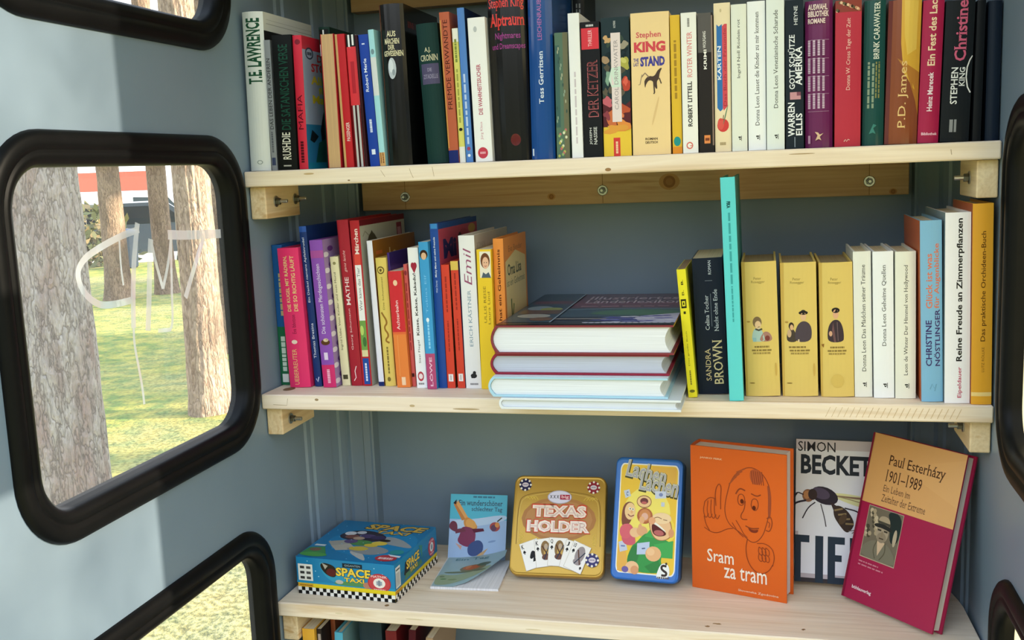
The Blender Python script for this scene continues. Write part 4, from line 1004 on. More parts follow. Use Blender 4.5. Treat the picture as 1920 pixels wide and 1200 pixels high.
side = [R(0, 0, 1, .5, '#1a6f9c'), R(.02, .06, .12, .84, '#dfe2e4'), [R(.03 + .011 * k, .12, .034 + .011 * k, .62, '#5c6468') for k in range(7)], R(.03, .7, .11, .76, '#4a5258'),
        P([(.2, .3), (.24, .75), (.34, .6), (.3, .1)], '#26262a'), P([(.2, .1), (.62, .12), (.6, .3), (.24, .3)], '#4c7f5c'), logo(.26, .18, .56, .78), P([(.56, .9), (.64, .8), (.62, .3)], '#3a8a7a'), seal(.86, .40, .085, .36)]
paint(mb, side, BD, BH - .0165, lambda u, v, e: (BW + e, u, .0165 + v), .3)
top = [R(0, 0, 1, 1, '#1878ae'), P([(0, .5), (.5, .9), (1, .7), (1, .2), (.4, .1)], '#1c84bc'),
       T('SPACE', .30, .80, .96, .96, '#1c1a14', 0, .08, .2), T('SPACE', .31, .81, .95, .95, '#d9b34a', 0, .04, .2), T('TAXI', .46, .70, .84, .80, '#1c1a14', 0, .06, .2), T('TAXI', .47, .71, .83, .79, '#d9b34a', 0, .03, .2),
       P([(.52, .62), (.74, .66), (1.0, .44), (.96, .40), (.72, .46), (.55, .5)], '#9aa0a4'), P([(.12, .42), (.3, .5), (.4, .36), (.22, .3)], '#a6a49c'), P([(.2, .32), (.36, .40), (.5, .28), (.3, .22)], '#b4afa4'), P([(.42, .22), (.62, .06), (.7, .03), (.62, .16), (.52, .26)], '#b9b9b6'), P([(.34, .3), (.6, .42), (.86, .3), (.7, .16), (.5, .2)], '#8f9498'),
       P([(.14, .58), (.2, .72), (.42, .78), (.66, .64), (.62, .5), (.42, .48), (.24, .5)], '#2e2838'), E(.24, .66, .06, .05, '#d9dce2'), E(.34, .70, .05, .04, '#c9cdd6'), E(.3, .58, .08, .05, '#7a4a42'), E(.44, .62, .09, .05, '#4a3a6a'), E(.56, .60, .08, .05, '#3a3058'), E(.38, .55, .06, .04, '#b49a86'), E(.46, .44, .12, .07, '#4f8a4c'), E(.34, .46, .07, .05, '#5a4a7c'), E(.58, .40, .07, .04, '#d8bd3c'), E(.64, .46, .08, .05, '#e0c648'), E(.5, .3, .1, .05, '#cdb440'), E(.66, .54, .06, .03, '#2c1f1c'),
       P([(.0, .06), (.02, .24), (.16, .28), (.26, .1)], '#3f8a4c'), E(.1, .2, .06, .04, '#7d5a48'), R(.04, .29, .15, .33, '#cfe0e6'), E(.14, .08, .14, .05, '#4fa04a'),
       E(.86, .13, .105, .075, '#b5303c', n=26), H(.79, .10, .93, .145, '#ecc8c8'), P([(.84, .22), (.98, .2), (.98, .16), (.88, .18)], '#d9e2e6'), E(.9, .28, .07, .06, '#2c8f94'),
       [E((k * 37 % 100) / 100, (k * 61 % 100) / 100, .006, .006, '#8fd0ee') for k in range(26)]]
paint(mb, top, BW, BD, lambda u, v, e: (u, v, BH + e), .3)
mb.build('lid', game)

# the open picture booklet
kid = thing('picture_booklet', 'open blue picture booklet with a hopping fox, lower page curling over the shelf', 'booklet')
kid.matrix_world = Matrix.Translation((.1906, .1800, zc)) @ Matrix.Rotation(math.radians(2), 4, 'Z')
ph = math.radians(22)
mb = MB()
KW, KH = .088, .098
def kfn(u, v, e): return (u, v * math.sin(ph) - e * math.cos(ph), v * math.cos(ph) + e * math.sin(ph))
mb.quads([[kfn(0, 0, 0), kfn(KW, 0, 0), kfn(KW, KH, 0), kfn(0, KH, 0)], [kfn(0, 0, -.0015), kfn(KW, 0, -.0015), kfn(KW, KH, -.0015), kfn(0, KH, -.0015)]], M('#7fb4d2', .3), True, True)
fox = '#d08a38'
paint(mb, [R(0, 0, 1, 1, '#9db9de'), R(0, .62, 1, 1, '#4fb6d2'), P([(0, .6), (.4, .62), (1, .72), (1, .6), (0, .45)], '#b9cfe8'), TS('Ein wunderschöner', .15, .83, .92, .915, '#28465c', 0, .012), TS('schlechter Tag', .38, .73, .92, .815, '#28465c', 0, .012), H(.4, .95, .78, .975, '#2f6f8c'),
           P([(.04, .60), (.14, .57), (.15, .42), (.06, .44), (-.02, .5)], '#6a2038'), P([(.10, .90), (.06, .84), (.22, .60), (.29, .62)], '#c47c34'), P([(.13, .91), (.11, .84), (.28, .62), (.33, .64)], '#e0a258'), P([(.05, .86), (.11, .92), (.10, .84)], '#241a16'), P([(.24, .60), (.30, .66), (.40, .62), (.52, .50), (.42, .46), (.28, .48)], fox), E(.38, .55, .10, .07, '#e0a04a', -.5),
           P([(.22, .52), (.44, .49), (.48, .38), (.44, .22), (.30, .20), (.14, .28), (.20, .40)], '#7a1f4a'), P([(.10, .46), (.26, .49), (.30, .44), (.12, .40)], '#6a1f38'), P([(.40, .48), (.60, .49), (.62, .45), (.44, .42)], '#5c1a34'), P([(.34, .24), (.52, .33), (.62, .26), (.60, .12), (.44, .06), (.34, .10)], '#27437c'), P([(.56, .12), (.70, .20), (.62, .10), (.48, .06)], '#c09a6a'), P([(.12, .26), (.24, .22), (.22, .16)], '#c89a8a'),
           E(.80, .52, .09, .07, '#a8382e'), E(.78, .50, .05, .05, '#5c2a4a'), E(.84, .55, .04, .04, '#d88a3a'), S([(.84, .6), (.92, .66)], .02, '#3a3a2c'), E(.76, .30, .07, .015, '#7c98c4', .2)], KW, KH, kfn, .3)
mb.build('cover', kid)
mb = MB()
out = [(0, .002), (.004, -.106), (.101, -.104), (.097, .000)]
k0 = len(mb.v)
mb.prism(out, 0, .0032, pages_mat('#f1f0f3'))
mb.build('pages', kid)
mb = MB()
def flap(u, v, e):
    # u across, v from the front edge (0) to the fold (1)
    wr = .030 + .060 * min(1, v * 1.25) ** .6
    a = u * wr
    return (.002 + .003 * (1 - v) + a, -.104 + .106 * v, .0036 + .024 * u * u * v * (1 - .35 * v) + e)
paint(mb, [R(0, 0, 1, 1, '#9fbcc2')], 1, 1, flap, .3, [k / 10 for k in range(1, 10)], True, [k / 10 for k in range(1, 10)])
paint(mb, [T('Ein Tag', .15, .84, .72, .94, '#5a8a94', 0, .01), P([(.0, .05), (.0, .4), (.3, .34), (.6, .40), (.95, .62), (1, .4), (.7, .1), (.3, .02)], '#9aac8c'), E(.60, .56, .24, .12, '#7c7a58'), E(.56, .58, .16, .08, '#b9683a'), E(.5, .60, .07, .06, '#c98452'), E(.74, .66, .12, .06, '#5a6a50'), E(.4, .44, .3, .03, '#6f7a58'), E(.8, .46, .14, .03, '#66745a'), E(.2, .22, .08, .02, '#5f8a5a'), E(.12, .3, .06, .03, '#7a8a6a'), E(.45, .2, .12, .025, '#84966e')], 1, 1, lambda u, v, e: flap(u, v, e + .0003), .3, [k / 10 for k in range(1, 10)], True, [k / 10 for k in range(1, 10)])
mb.build('curled_page', kid)

# the two tins
def tin(label, p, yaw, phi, w, h, t, r, rim, body, art, artw):
    root = thing('card_game_tin', label, 'tin', 'game tins leaning on the lower shelf')
    e = Vector((math.cos(yaw), math.sin(yaw), 0)); nb = Vector((-e.y, e.x, 0))
    up = Vector((0, 0, 1)) * math.cos(phi) + nb * math.sin(phi); nf = e.cross(up)
    root.matrix_world = Matrix(((e.x, up.x, nf.x, p[0]), (e.y, up.y, nf.y, p[1]), (e.z, up.z, nf.z, p[2]), (0, 0, 0, 1)))
    def loop(o, z): return [(a, b, z) for a, b in rrect(o, o, w - o, h - o, max(r - o, .001), 8)]
    mb = MB()
    mb.quads([loop(.0012, -t), loop(.0004, -t + .0008), loop(.0008, -t + .002), loop(.0008, -t * .45)], M(body, .3, .85), True, True)
    mb.build('tray', root, False)
    mb = MB()
    mb.quads([loop(0, -t * .5), loop(-.0002, -t * .48), loop(0, -t * .45), loop(0, -.003), loop(.0005, -.0012), loop(.0014, -.0003), loop(.0026, 0), loop(.0042, -.0004)], M(rim[0], rim[1], rim[2]), True, False)
    lid_k = mb.slot(M(rim[0], rim[1], rim[2]))
    mb.face(loop(.0042, -.0004), M(rim[0], rim[1], rim[2]))
    paint(mb, art, w, h, lambda u, v, ee: (u, v, ee - .0003), artw)
    o = mb.build('lid', root)
    return root
def chip(u, v, r, c):
    return [E(u, v, r, r * .93, c, n=26)] + [E(u + r * .86 * math.cos(a), v + r * .80 * math.sin(a), r * .17, r * .17, '#ece6da', a, 8) for a in [math.pi * k / 4 for k in range(8)]] + [E(u, v, r * .66, r * .6, c), E(u, v, r * .52, r * .34, '#d8cdd6'), H(u - r * .36, v - r * .08, u + r * .36, v + r * .1, '#8f88a0')]
def card(u, v, ang, pips):
    w_, h_ = .19, .27
    def rot(a, b): return (u + a * math.cos(ang) - b * math.sin(ang), v + a * math.sin(ang) + b * math.cos(ang))
    out = [P([rot(-w_ / 2 - .004, -.004 - h_ / 2), rot(w_ / 2 + .004, -.004 - h_ / 2), rot(w_ / 2 + .004, h_ / 2 + .004), rot(-w_ / 2 - .004, h_ / 2 + .004)], '#c9bfae'), P([rot(-w_ / 2, -h_ / 2), rot(w_ / 2, -h_ / 2), rot(w_ / 2, h_ / 2), rot(-w_ / 2, h_ / 2)], '#f3f0ec')]
    def spade(a, b, s): return [P([rot(a, b + s), rot(a - s * .8, b - s * .2), rot(a - s * .5, b - s * .55), rot(a, b - s * .3), rot(a + s * .5, b - s * .55), rot(a + s * .8, b - s * .2)], '#1d1c1e'), P([rot(a, b), rot(a - s * .35, b - s), rot(a + s * .35, b - s)], '#1d1c1e')]
    c0 = rot(-w_ / 2 + .026, h_ / 2 - .036)
    out += [T(pips[0], c0[0] - .014, c0[1] - .022, c0[0] + .014, c0[1] + .022, '#1d1c1e', 0, .02, 0, math.degrees(ang))]
    out += spade(-w_ / 2 + .03, h_ / 2 - .09, .022)
    if pips[1] == 'big': out += spade(0.02, -.01, .062)
    else:
        body = [('#8a6a3a', .05, .085), ('#c9a24c', .03, .05), ('#6a4030', .045, .03), ('#b9a48c', .02, .03)]
        for k, (c, a, b) in enumerate(body):
            q = rot(.015 + .008 * (k % 2), (.03, 0, -.045, .055)[k]); out.append(E(q[0], q[1], a, b, c if pips[1] == 'face' else '#9a8f90', ang))
        q = rot(.02, .0)
        out += [S([rot(-.02, .07), rot(.05, -.06)], .012, '#5c3a2c'), S([rot(.06, .07), rot(-.01, -.07)], .01, '#2f3a4c')]
        out += spade(w_ / 2 - .025, -h_ / 2 + .05, .018)
    return out
gold = '#b8923c'
tex_art = [S([(.06, .30), (.055, .72), (.12, .80), (.38, .84), (.62, .84), (.88, .80), (.945, .72), (.95, .30)], .008, '#8a6a24'), S([(.075, .32), (.07, .70), (.13, .78), (.4, .825)], .004, '#e0c46a'), S([(.925, .32), (.93, .70), (.87, .78), (.6, .825)], .004, '#e0c46a'), E(.5, .56, .40, .22, '#b07a44'), E(.5, .56, .36, .19, '#ba8650'),
           [S([(.10 + sx * .0, .30 + k * .03), (.14, .33 + k * .03), (.11, .36 + k * .03), (.09, .33 + k * .03)], .006, '#d8b84a') for sx in (0,) for k in (-1, 0, 1, 2)], [S([(.90, .30 + k * .03), (.86, .33 + k * .03), (.89, .36 + k * .03), (.91, .33 + k * .03)], .006, '#d8b84a') for k in (-1, 0, 1, 2)], [S([(.12 + k * .03, .76), (.15 + k * .03, .79), (.18 + k * .03, .75)], .006, '#d8b84a') for k in range(4)], [S([(.76 + k * .03, .75), (.79 + k * .03, .79), (.82 + k * .03, .76)], .006, '#d8b84a') for k in range(4)],
           chip(.12, .90, .068, '#2a2a52'), chip(.86, .885, .068, '#8f2434'), E(.5, .78, .13, .068, '#b9b4cc', n=28), E(.5, .78, .12, .06, '#dcdaf0', n=28), T('X X X', .395, .765, .495, .80, '#26242c', 0, .02), R(.505, .755, .61, .805, '#a82040'), T('big', .52, .76, .60, .80, '#f0ccd4', 0, .02),
           TS('TEXAS', .205, .565, .805, .71, '#d04a2c', 0, .11), TS('TEXAS', .215, .575, .795, .70, '#f2e2d4', 0, .075), TS('TEXAS', .235, .592, .775, .683, '#d8b8b4', 0, -.01), TS('HOLDER', .155, .415, .845, .555, '#d04a2c', 0, .11), TS('HOLDER', .165, .425, .835, .545, '#f4e6dc', 0, .075), TS('HOLDER', .185, .442, .815, .528, '#d8b8b4', 0, -.01),
           card(.235, .20, .35, ('K', 'big')), card(.37, .225, .16, ('K', 'face')), card(.51, .235, -.02, ('Q', 'face')), card(.66, .205, -.25, ('J', 'grey')), card(.72, .19, -.38, ('10', 'grey')),
           chip(.875, .165, .072, '#34306a')]
tin('square gold tin with playing cards and casino chips on its lid', (.3022, .1100, zc + .0124), math.radians(2.68), math.radians(33), .1344, .1440, .0215, .013, (gold, .33, .55), '#c9c2b4', tex_art, .35)
skin, sk2 = '#ecc08e', '#d99a68'
def curl(pts): return pts
lach = [P(rrect(.075, .055, .94, .95, .06, 8), '#eef0ec'), P(rrect(.09, .064, .925, .94, .055, 8), '#eec52e'), P([(.1, .5), (.5, .75), (.92, .5), (.92, .3), (.1, .3)], '#f2da4a'), E(.5, .56, .34, .2, '#f4e46a'), P([(.1, .07), (.1, .28), (.2, .3), (.26, .07)], '#e8b04a'), R(.55, .8, .9, .93, '#e6b63c'),
        # lettering
        T('Lachen', .165, .795, .775, .955, '#4c4a2c', 0, .08, 0, -11), T('Lachen', .165, .81, .765, .955, '#cfcdb4', 0, .04, 0, -11), T('Lachen', .175, .815, .755, .945, '#a9aab8', 0, .0, 0, -11),
        T('Lachen', .375, .695, .955, .865, '#4c4a2c', 0, .08, 0, -9), T('Lachen', .375, .71, .945, .865, '#cfcdb4', 0, .04, 0, -9), T('Lachen', .385, .715, .935, .855, '#a9aab8', 0, .0, 0, -9),
        # small cards
        P([(.14, .72), (.22, .735), (.25, .68), (.17, .66)], '#c3cfe6'), T('C', .18, .68, .21, .715, '#3a5a9c', 0, .03), P([(.60, .73), (.76, .735), (.77, .68), (.61, .67)], '#c9d3ea'), E(.69, .705, .03, .015, '#7c8cc0'), R(.70, .61, .75, .645, '#c3cce0'), P([(.1, .30), (.2, .32), (.24, .24), (.13, .22)], '#c3cbe0'), S([(.14, .27), (.2, .27)], .02, '#6a7cb4'),
        # back heads
        E(.45, .64, .11, .052, '#8a5a30'), E(.45, .64, .10, .045, '#efc690'), E(.45, .645, .06, .026, '#6a2a24'), E(.45, .632, .04, .010, '#c4605c'),
        E(.47, .525, .115, .065, '#b0602c'), E(.47, .53, .085, .05, '#d08848'), E(.47, .52, .05, .03, '#e4b4a0'), E(.43, .49, .04, .03, '#e6b07a'),
        # left woman
        P([(.13, .42), (.13, .58), (.2, .635), (.3, .625), (.33, .56), (.3, .52), (.24, .44)], '#7a3f22'), E(.25, .555, .08, .07, '#efca92'), E(.245, .575, .02, .012, '#f6f0e4'), E(.29, .572, .018, .012, '#f6f0e4'), E(.25, .575, .007, .007, '#2a2018'), E(.29, .573, .007, .007, '#2a2018'), S([(.22, .53), (.26, .51), (.31, .525)], .014, '#8a3a30'), E(.275, .55, .018, .014, '#e6b07a'),
        P([(.13, .40), (.2, .46), (.30, .44), (.34, .36), (.36, .28), (.16, .28)], '#d0586a'), E(.2, .39, .09, .06, '#d8606c'), E(.34, .385, .08, .04, skin), E(.44, .40, .08, .04, '#e0a878'), E(.41, .42, .03, .04, '#e0a878'),
        # laughing man
        P([(.36, .30), (.50, .40), (.62, .36), (.9, .33), (.88, .20), (.72, .22), (.76, .10), (.70, .07), (.35, .07), (.22, .14), (.30, .28)], '#2f9440'), P([(.22, .14), (.32, .30), (.42, .26), (.40, .16), (.34, .12)], '#267c36'), P([(.62, .30), (.9, .34), (.9, .20), (.74, .20)], '#3aa64a'), P([(.5, .12), (.7, .18), (.75, .1), (.6, .07)], '#238032'), P([(.48, .36), (.56, .42), (.62, .35)], '#3aa64a'),
        P([(.55, .42), (.53, .5), (.62, .545), (.76, .545), (.85, .50), (.88, .42), (.86, .36), (.74, .33), (.62, .345)], '#a86a3a'), P([(.56, .42), (.545, .495), (.63, .54), (.76, .538), (.84, .49), (.87, .42), (.85, .365), (.74, .335), (.63, .35)], skin), E(.72, .515, .14, .045, '#f2d3a4'), E(.865, .40, .04, .035, sk2), S([(.60, .51), (.66, .525), (.72, .51)], .01, '#8a5a34'), S([(.74, .505), (.80, .50)], .01, '#8a5a34'),
        P([(.575, .475), (.66, .455), (.80, .40), (.78, .375), (.66, .365), (.585, .395)], '#5c2420'), P([(.60, .40), (.66, .37), (.77, .38), (.74, .415), (.65, .42)], '#b8605c'), P([(.58, .472), (.66, .452), (.79, .402), (.78, .418), (.66, .472), (.59, .488)], '#f4efe2'), E(.58, .49, .05, .03, '#e6a878'),
        P([(.38, .30), (.56, .32), (.56, .22), (.38, .21)], '#bccbe8'), S([(.45, .26), (.50, .265)], .016, '#3a4c7c'), E(.62, .225, .115, .06, '#e8b47e'), E(.58, .24, .06, .03, '#f0c490'), E(.32, .105, .10, .05, skin), E(.36, .085, .06, .035, sk2), E(.22, .085, .05, .025, '#6a5aa0'),
        # the publisher's letter
        P([(.68, .07), (.74, .16), (.86, .15), (.87, .04), (.68, .03)], '#eef0ec'), S([(.82, .135), (.76, .14), (.745, .115), (.785, .095), (.825, .085), (.815, .06), (.75, .062)], .032, '#3a302c'), E(.815, .155, .015, .010, '#3a302c'), H(.69, .035, .86, .048, '#5c5450')]
tin('tall blue rimmed tin with laughing cartoon people on a yellow lid', (.4439, .1208, zc + .0109), math.radians(-4.88), math.radians(21), .0952, .1680, .0290, .010, ('#1d66b8', .28, .1), '#2a4a7c', lach, .3)

# books shown cover first
ink = '#8a3a1c'
face = [T('JANKO FERK', .10, .915, .34, .93, '#efc9a6', 0, .015),
        S([(.40, .72), (.37, .64), (.36, .56), (.40, .49), (.46, .46), (.52, .44), (.58, .41), (.64, .38), (.70, .39), (.76, .44), (.79, .50), (.82, .58), (.84, .68), (.83, .78), (.76, .86), (.66, .895), (.56, .88), (.47, .83), (.42, .77), (.40, .72)], .009, ink),
        [S([(.41 + .02 * k, .76 + .022 * k), (.46 + .03 * k, .80 + .02 * k)], .014, '#a04a26') for k in range(5)], P([(.62, .87), (.70, .89), (.78, .84), (.74, .78), (.64, .78)], '#b0502c'), P([(.80, .80), (.85, .74), (.84, .56), (.81, .56), (.815, .72)], '#99462a'), [S([(.64 + .022 * k, .87), (.66 + .022 * k, .78)], .008, ink) for k in range(6)],
        S([(.48, .70), (.52, .745), (.58, .73)], .014, ink), S([(.64, .715), (.70, .70), (.74, .715)], .012, ink), S([(.50, .66), (.51, .70), (.56, .705), (.58, .66), (.55, .625), (.51, .63), (.50, .66)], .008, ink), E(.545, .655, .018, .016, '#5c2412'), S([(.64, .64), (.65, .68), (.70, .685), (.72, .64), (.69, .60), (.65, .61), (.64, .64)], .008, ink), E(.67, .62, .018, .016, '#5c2412'),
        S([(.58, .66), (.57, .60), (.53, .56), (.54, .53), (.60, .535)], .009, ink), S([(.58, .49), (.64, .475), (.72, .485)], .012, ink), P([(.60, .485), (.66, .465), (.72, .48), (.70, .45), (.63, .45)], '#7c2c18'), S([(.48, .52), (.53, .47), (.56, .43), (.60, .41)], .007, ink), S([(.44, .50), (.5, .44), (.56, .41)], .007, ink),
        S([(.80, .56), (.84, .58), (.86, .53), (.83, .47), (.79, .48)], .009, ink), S([(.81, .54), (.835, .53), (.82, .50)], .007, ink),
        S([(.27, .60), (.26, .70), (.30, .76), (.33, .74), (.32, .66), (.32, .58)], .008, ink), [S([(.15 + .035 * k, .62 + .01 * k), (.13 + .04 * k, .55), (.16 + .04 * k, .50), (.19 + .04 * k, .54)], .007, ink) for k in range(4)], S([(.15, .62), (.20, .655), (.27, .65)], .007, ink), S([(.14, .44), (.22, .41), (.30, .415), (.38, .45), (.45, .46)], .007, ink), S([(.14, .52), (.16, .46), (.2, .42)], .007, ink),
        S([(.60, .40), (.58, .33), (.60, .25), (.66, .19), (.74, .17), (.82, .20), (.86, .25)], .008, ink), [S([(.72 + .035 * (k % 3), .36 - .045 * (k // 3)), (.76 + .035 * (k % 3), .34 - .045 * (k // 3)), (.75 + .035 * (k % 3), .30 - .045 * (k // 3)), (.71 + .035 * (k % 3), .32 - .045 * (k // 3)), (.72 + .035 * (k % 3), .36 - .045 * (k // 3))], .007, ink) for k in range(6)], S([(.70, .38), (.78, .39), (.86, .36), (.88, .30), (.86, .24)], .007, ink),
        T('Sram', .17, .205, .455, .295, '#f2e4d6', 0, .008), T('za tram', .35, .105, .80, .195, '#f2e4d6', 0, .008), T('Slovenska Zgodovina', .50, .025, .92, .045, '#efc9a6', 0, .012)]
make_book('hardcover_book', 'orange hardcover with a line drawing of a man, standing cover first on the lower shelf', 'books shown cover first on the lower shelf', facing(.5549, .1351, zc, math.radians(-16.5), 0, .034), .034, .200, .1304, '#d9621f', True, bulge=.001, right=face, page='#eceaf0', rough=.4)
wasp = '#2f2530'
tief = [R(0, 0, 1, 1, '#e4e5ee'), R(0, .93, 1, 1, '#c9bfc4'), T('SIMON', .02, .915, .40, .985, '#2a2628', 0, .004), T('BECKETT', .05, .755, .885, .895, '#272c34', 0, .035), R(0, 0, .03, .35, '#c2b4bc'), R(0, 0, 1, .03, '#3a3438'), R(0, .03, 1, .06, '#b9aeb4'),
        R(-.1, .275, .145, .325, '#2a3644'), R(.0, .0, .06, .325, '#2a3644'), R(.205, .0, .285, .325, '#2a3644'), R(.33, .0, .405, .325, '#2a3644'), R(.33, .275, .50, .325, '#2a3644'), R(.33, .155, .47, .20, '#2a3644'), R(.33, .0, .50, .045, '#2a3644'), R(.55, .0, .625, .325, '#2a3644'), R(.55, .275, .74, .325, '#2a3644'), R(.55, .15, .70, .195, '#2a3644'), moved([
        P([(.42, .62), (.62, .625), (.95, .595), (1, .55), (.86, .52), (.62, .56)], '#dcd9a0'), P([(.45, .61), (.75, .60), (1, .60), (1, .585), (.7, .585)], '#8a6a50'), S([(.45, .61), (.7, .58), (.92, .54)], .01, '#9a8a60'),
        E(.40, .60, .15, .062, wasp, -.15), E(.36, .615, .10, .04, '#4a3a52', -.15), E(.22, .595, .065, .046, '#8a5a34'), E(.205, .60, .035, .03, '#b87c44'), E(.27, .605, .05, .04, '#3a2a26'), P([(.46, .56), (.54, .53), (.56, .49), (.50, .50)], '#3a2a2a'),
        P([(.50, .525), (.56, .54), (.66, .50), (.73, .42), (.70, .37), (.64, .34), (.56, .40), (.50, .46)], '#3c2c24'), [S([(.51 + .04 * k, .50 - .03 * k), (.60 + .04 * k, .515 - .035 * k)], .018, '#8a7448') for k in range(4)], E(.60, .44, .05, .03, '#54402c', .6),
        S([(.17, .60), (.09, .62), (.05, .56), (.10, .61)], .012, wasp), S([(.2, .56), (.1, .545), (-.02, .50)], .02, wasp), S([(.30, .55), (.22, .51), (.16, .43)], .012, wasp), S([(.36, .54), (.40, .45), (.42, .38)], .010, '#4a4448'), S([(.62, .52), (.78, .50), (.82, .44), (.78, .40), (.72, .36)], .014, wasp), S([(.66, .36), (.76, .37), (.70, .345)], .008, '#6a5c54')], -.075, .02, .92, .98)]
make_book('hardcover_book', 'white hardcover with a large wasp and heavy black lettering beside the crimson book', 'books shown cover first on the lower shelf', facing(.6905, .1580, zc + .0070, math.radians(-4), math.radians(14), .026), .026, .192, .130, '#2c2a2c', True, bulge=.001, right=tief, rough=.4)
est = [R(0, .585, 1, 1, '#d9a468'), P([(.35, .84), (1, .97), (1, .70)], '#dca86c'), TS('Paul Esterházy', .225, .815, .83, .895, '#4c3020', 0, .004), TS('1901–1989', .225, .735, .615, .805, '#4c3020', 0, .004), TS('Ein Leben im', .225, .675, .52, .715, '#6a4a34', 0), TS('Zeitalter der Extreme', .225, .615, .70, .66, '#6a4a34', 0),  # paler triangle is sunlight across the cover, put into the print
       R(.11, .265, .50, .575, '#b8a68e'), R(.115, .27, .495, .572, '#6f6656'), [E(.13 + .12 * ((k * 7) % 11) / 11, .40 + .16 * ((k * 5) % 13) / 13, .02, .014, ['#a8987c', '#4a4438', '#c2b296'][k % 3]) for k in range(22)], P([(.32, .572), (.495, .572), (.495, .40), (.40, .39), (.38, .5)], '#26302f'), E(.45, .43, .02, .05, '#b3a48c'),
       P([(.115, .27), (.115, .33), (.2, .375), (.27, .385), (.36, .385), (.44, .36), (.495, .31), (.495, .27)], '#75705f'), P([(.27, .385), (.36, .385), (.30, .30)], '#c9ae90'), S([(.27, .385), (.24, .33), (.28, .28)], .01, '#55503f'), S([(.36, .385), (.38, .33), (.33, .28)], .01, '#55503f'),
       E(.31, .44, .068, .062, '#a3947e'), E(.31, .41, .05, .03, '#8c7e6a'), P([(.20, .475), (.26, .49), (.37, .485), (.42, .465), (.40, .455), (.30, .465), (.22, .462)], '#2c2c2a'), P([(.24, .49), (.26, .535), (.36, .535), (.385, .485), (.32, .495)], '#a8987e'), P([(.24, .49), (.385, .485), (.385, .50), (.245, .503)], '#4a463c'), R(.255, .445, .295, .455, '#3c382f'), R(.325, .445, .365, .455, '#3c382f'), E(.31, .43, .012, .018, '#8a7a64'), R(.285, .40, .335, .407, '#4c4034'),
       H(.115, .235, .34, .243, '#c9788c'), H(.115, .215, .40, .223, '#c9788c'), T('böhlauverlag', .10, .062, .32, .088, '#efd9de', 0, .02), R(0, .0, .02, 1, '#7c1734')]
make_book('hardcover_book', 'crimson hardcover with apricot top and an old portrait photo, leaning against the right wall', 'books shown cover first on the lower shelf', facing(.7496, .1235, zc + .0056, math.radians(-46.3), math.radians(15.5), .020), .020, .2184, .140, '#a01c46', True, bulge=.0008, right=est, rough=.35, page='#e3dbd2')

# ------------------------------------------------------------------ books on the lowest shelf
G5 = 'books on the lowest shelf'
def low(label, colour, x, y, t, h, lean=0, d=.12, hard=False, **kw):
    make_book('hardcover_book' if hard else 'paperback_book', label, G5, upright(x, y, ZD + .0003, t, h, lean), t, h, d, colour, hard, **kw)
low('yellow paperback at the left end of the lowest shelf', '#e3a93a', .0345, .020, .0180, .240, 0, .13)
low('dark slim paperback right of the yellow one on the lowest shelf', '#2c2422', .0480, .026, .0070, .238, spine=[R(.2, .8, .8, .97, '#a89a92')])
low('rust brown paperback left of the light blue one on the lowest shelf', '#8f4a2c', .0560, .055, .0070, .242)
low('light blue hardcover leaning right on the lowest shelf', '#4fa4bf', .0660, .024, .0120, .236, 3.0, .13, True, right=[R(0, 0, 1, 1, '#7fa6ac')])
low('dark slate hardcover with a pale top edge on the lowest shelf', '#26363e', .1180, .040, .0330, .248, 0, .13, True, page='#8d8f8c')
low('dark red paperback right of the slate hardcover on the lowest shelf', '#6f1a20', .1490, .040, .0160, .236, 0)
low('maroon paperback leaning right in the middle of the lowest shelf books', '#4c1520', .1640, .040, .0100, .240, 4)
low('tan paperback leaning right, last of the books on the lowest shelf', '#a1866a', .1800, .030, .0100, .236, 7)

# ------------------------------------------------------------------ the park outside
def ground_mat():
    m, n, l, b = base_mat('park_grass')
    v = coords(n, l, which='Object')
    big = tex(n, l, 'ShaderNodeTexNoise', 0.55, v, Detail=4.0)
    mid = tex(n, l, 'ShaderNodeTexNoise', 7.0, v, Detail=6.0)
    fine = tex(n, l, 'ShaderNodeTexNoise', 46.0, v, Detail=5.0)
    c1 = mix(n, l, ramp(n, l, mid.outputs[0], [(0.38, 0.0), (0.62, 1.0)]), hexl('#688232'), hexl('#b0a644'))
    dry = mix(n, l, ramp(n, l, fine.outputs[0], [(0.36, 0.0), (0.64, 1.0)]), hexl('#857a58'), hexl('#c4b48c'))
    dist = n.new('ShaderNodeVectorMath'); dist.operation = 'LENGTH'
    l.new(v, dist.inputs[0])
    near = ramp(n, l, dist.outputs['Value'], [(0.0, 0.0), (1.0, 1.0)])
    mr = n.new('ShaderNodeMapRange'); mr.inputs[1].default_value = 1.6; mr.inputs[2].default_value = 4.0; mr.inputs[3].default_value = .85; mr.inputs[4].default_value = .18
    l.new(dist.outputs['Value'], mr.inputs[0])
    ad = n.new('ShaderNodeMath'); ad.operation = 'ADD'; l.new(mr.outputs[0], ad.inputs[0])
    r2 = n.new('ShaderNodeMapRange'); r2.inputs[1].default_value = .35; r2.inputs[2].default_value = .65; r2.inputs[3].default_value = -.3; r2.inputs[4].default_value = .3
    l.new(big.outputs[0], r2.inputs[0]); l.new(r2.outputs[0], ad.inputs[1]); ad.use_clamp = True
    c2 = mix(n, l, ad.outputs[0], c1, dry)
    c3 = mix(n, l, ramp(n, l, fine.outputs[0], [(0.30, 0.55), (0.55, 0.0)]), c2, hexl('#4c4a30'))
    l.new(c3, b.inputs['Base Color'])
    b.inputs['Roughness'].default_value = 0.9
    bp = n.new('ShaderNodeBump'); bp.inputs['Strength'].default_value = 0.6; bp.inputs['Distance'].default_value = 0.03
    l.new(fine.outputs[0], bp.inputs['Height']); l.new(bp.outputs[0], b.inputs['Normal'])
    return m
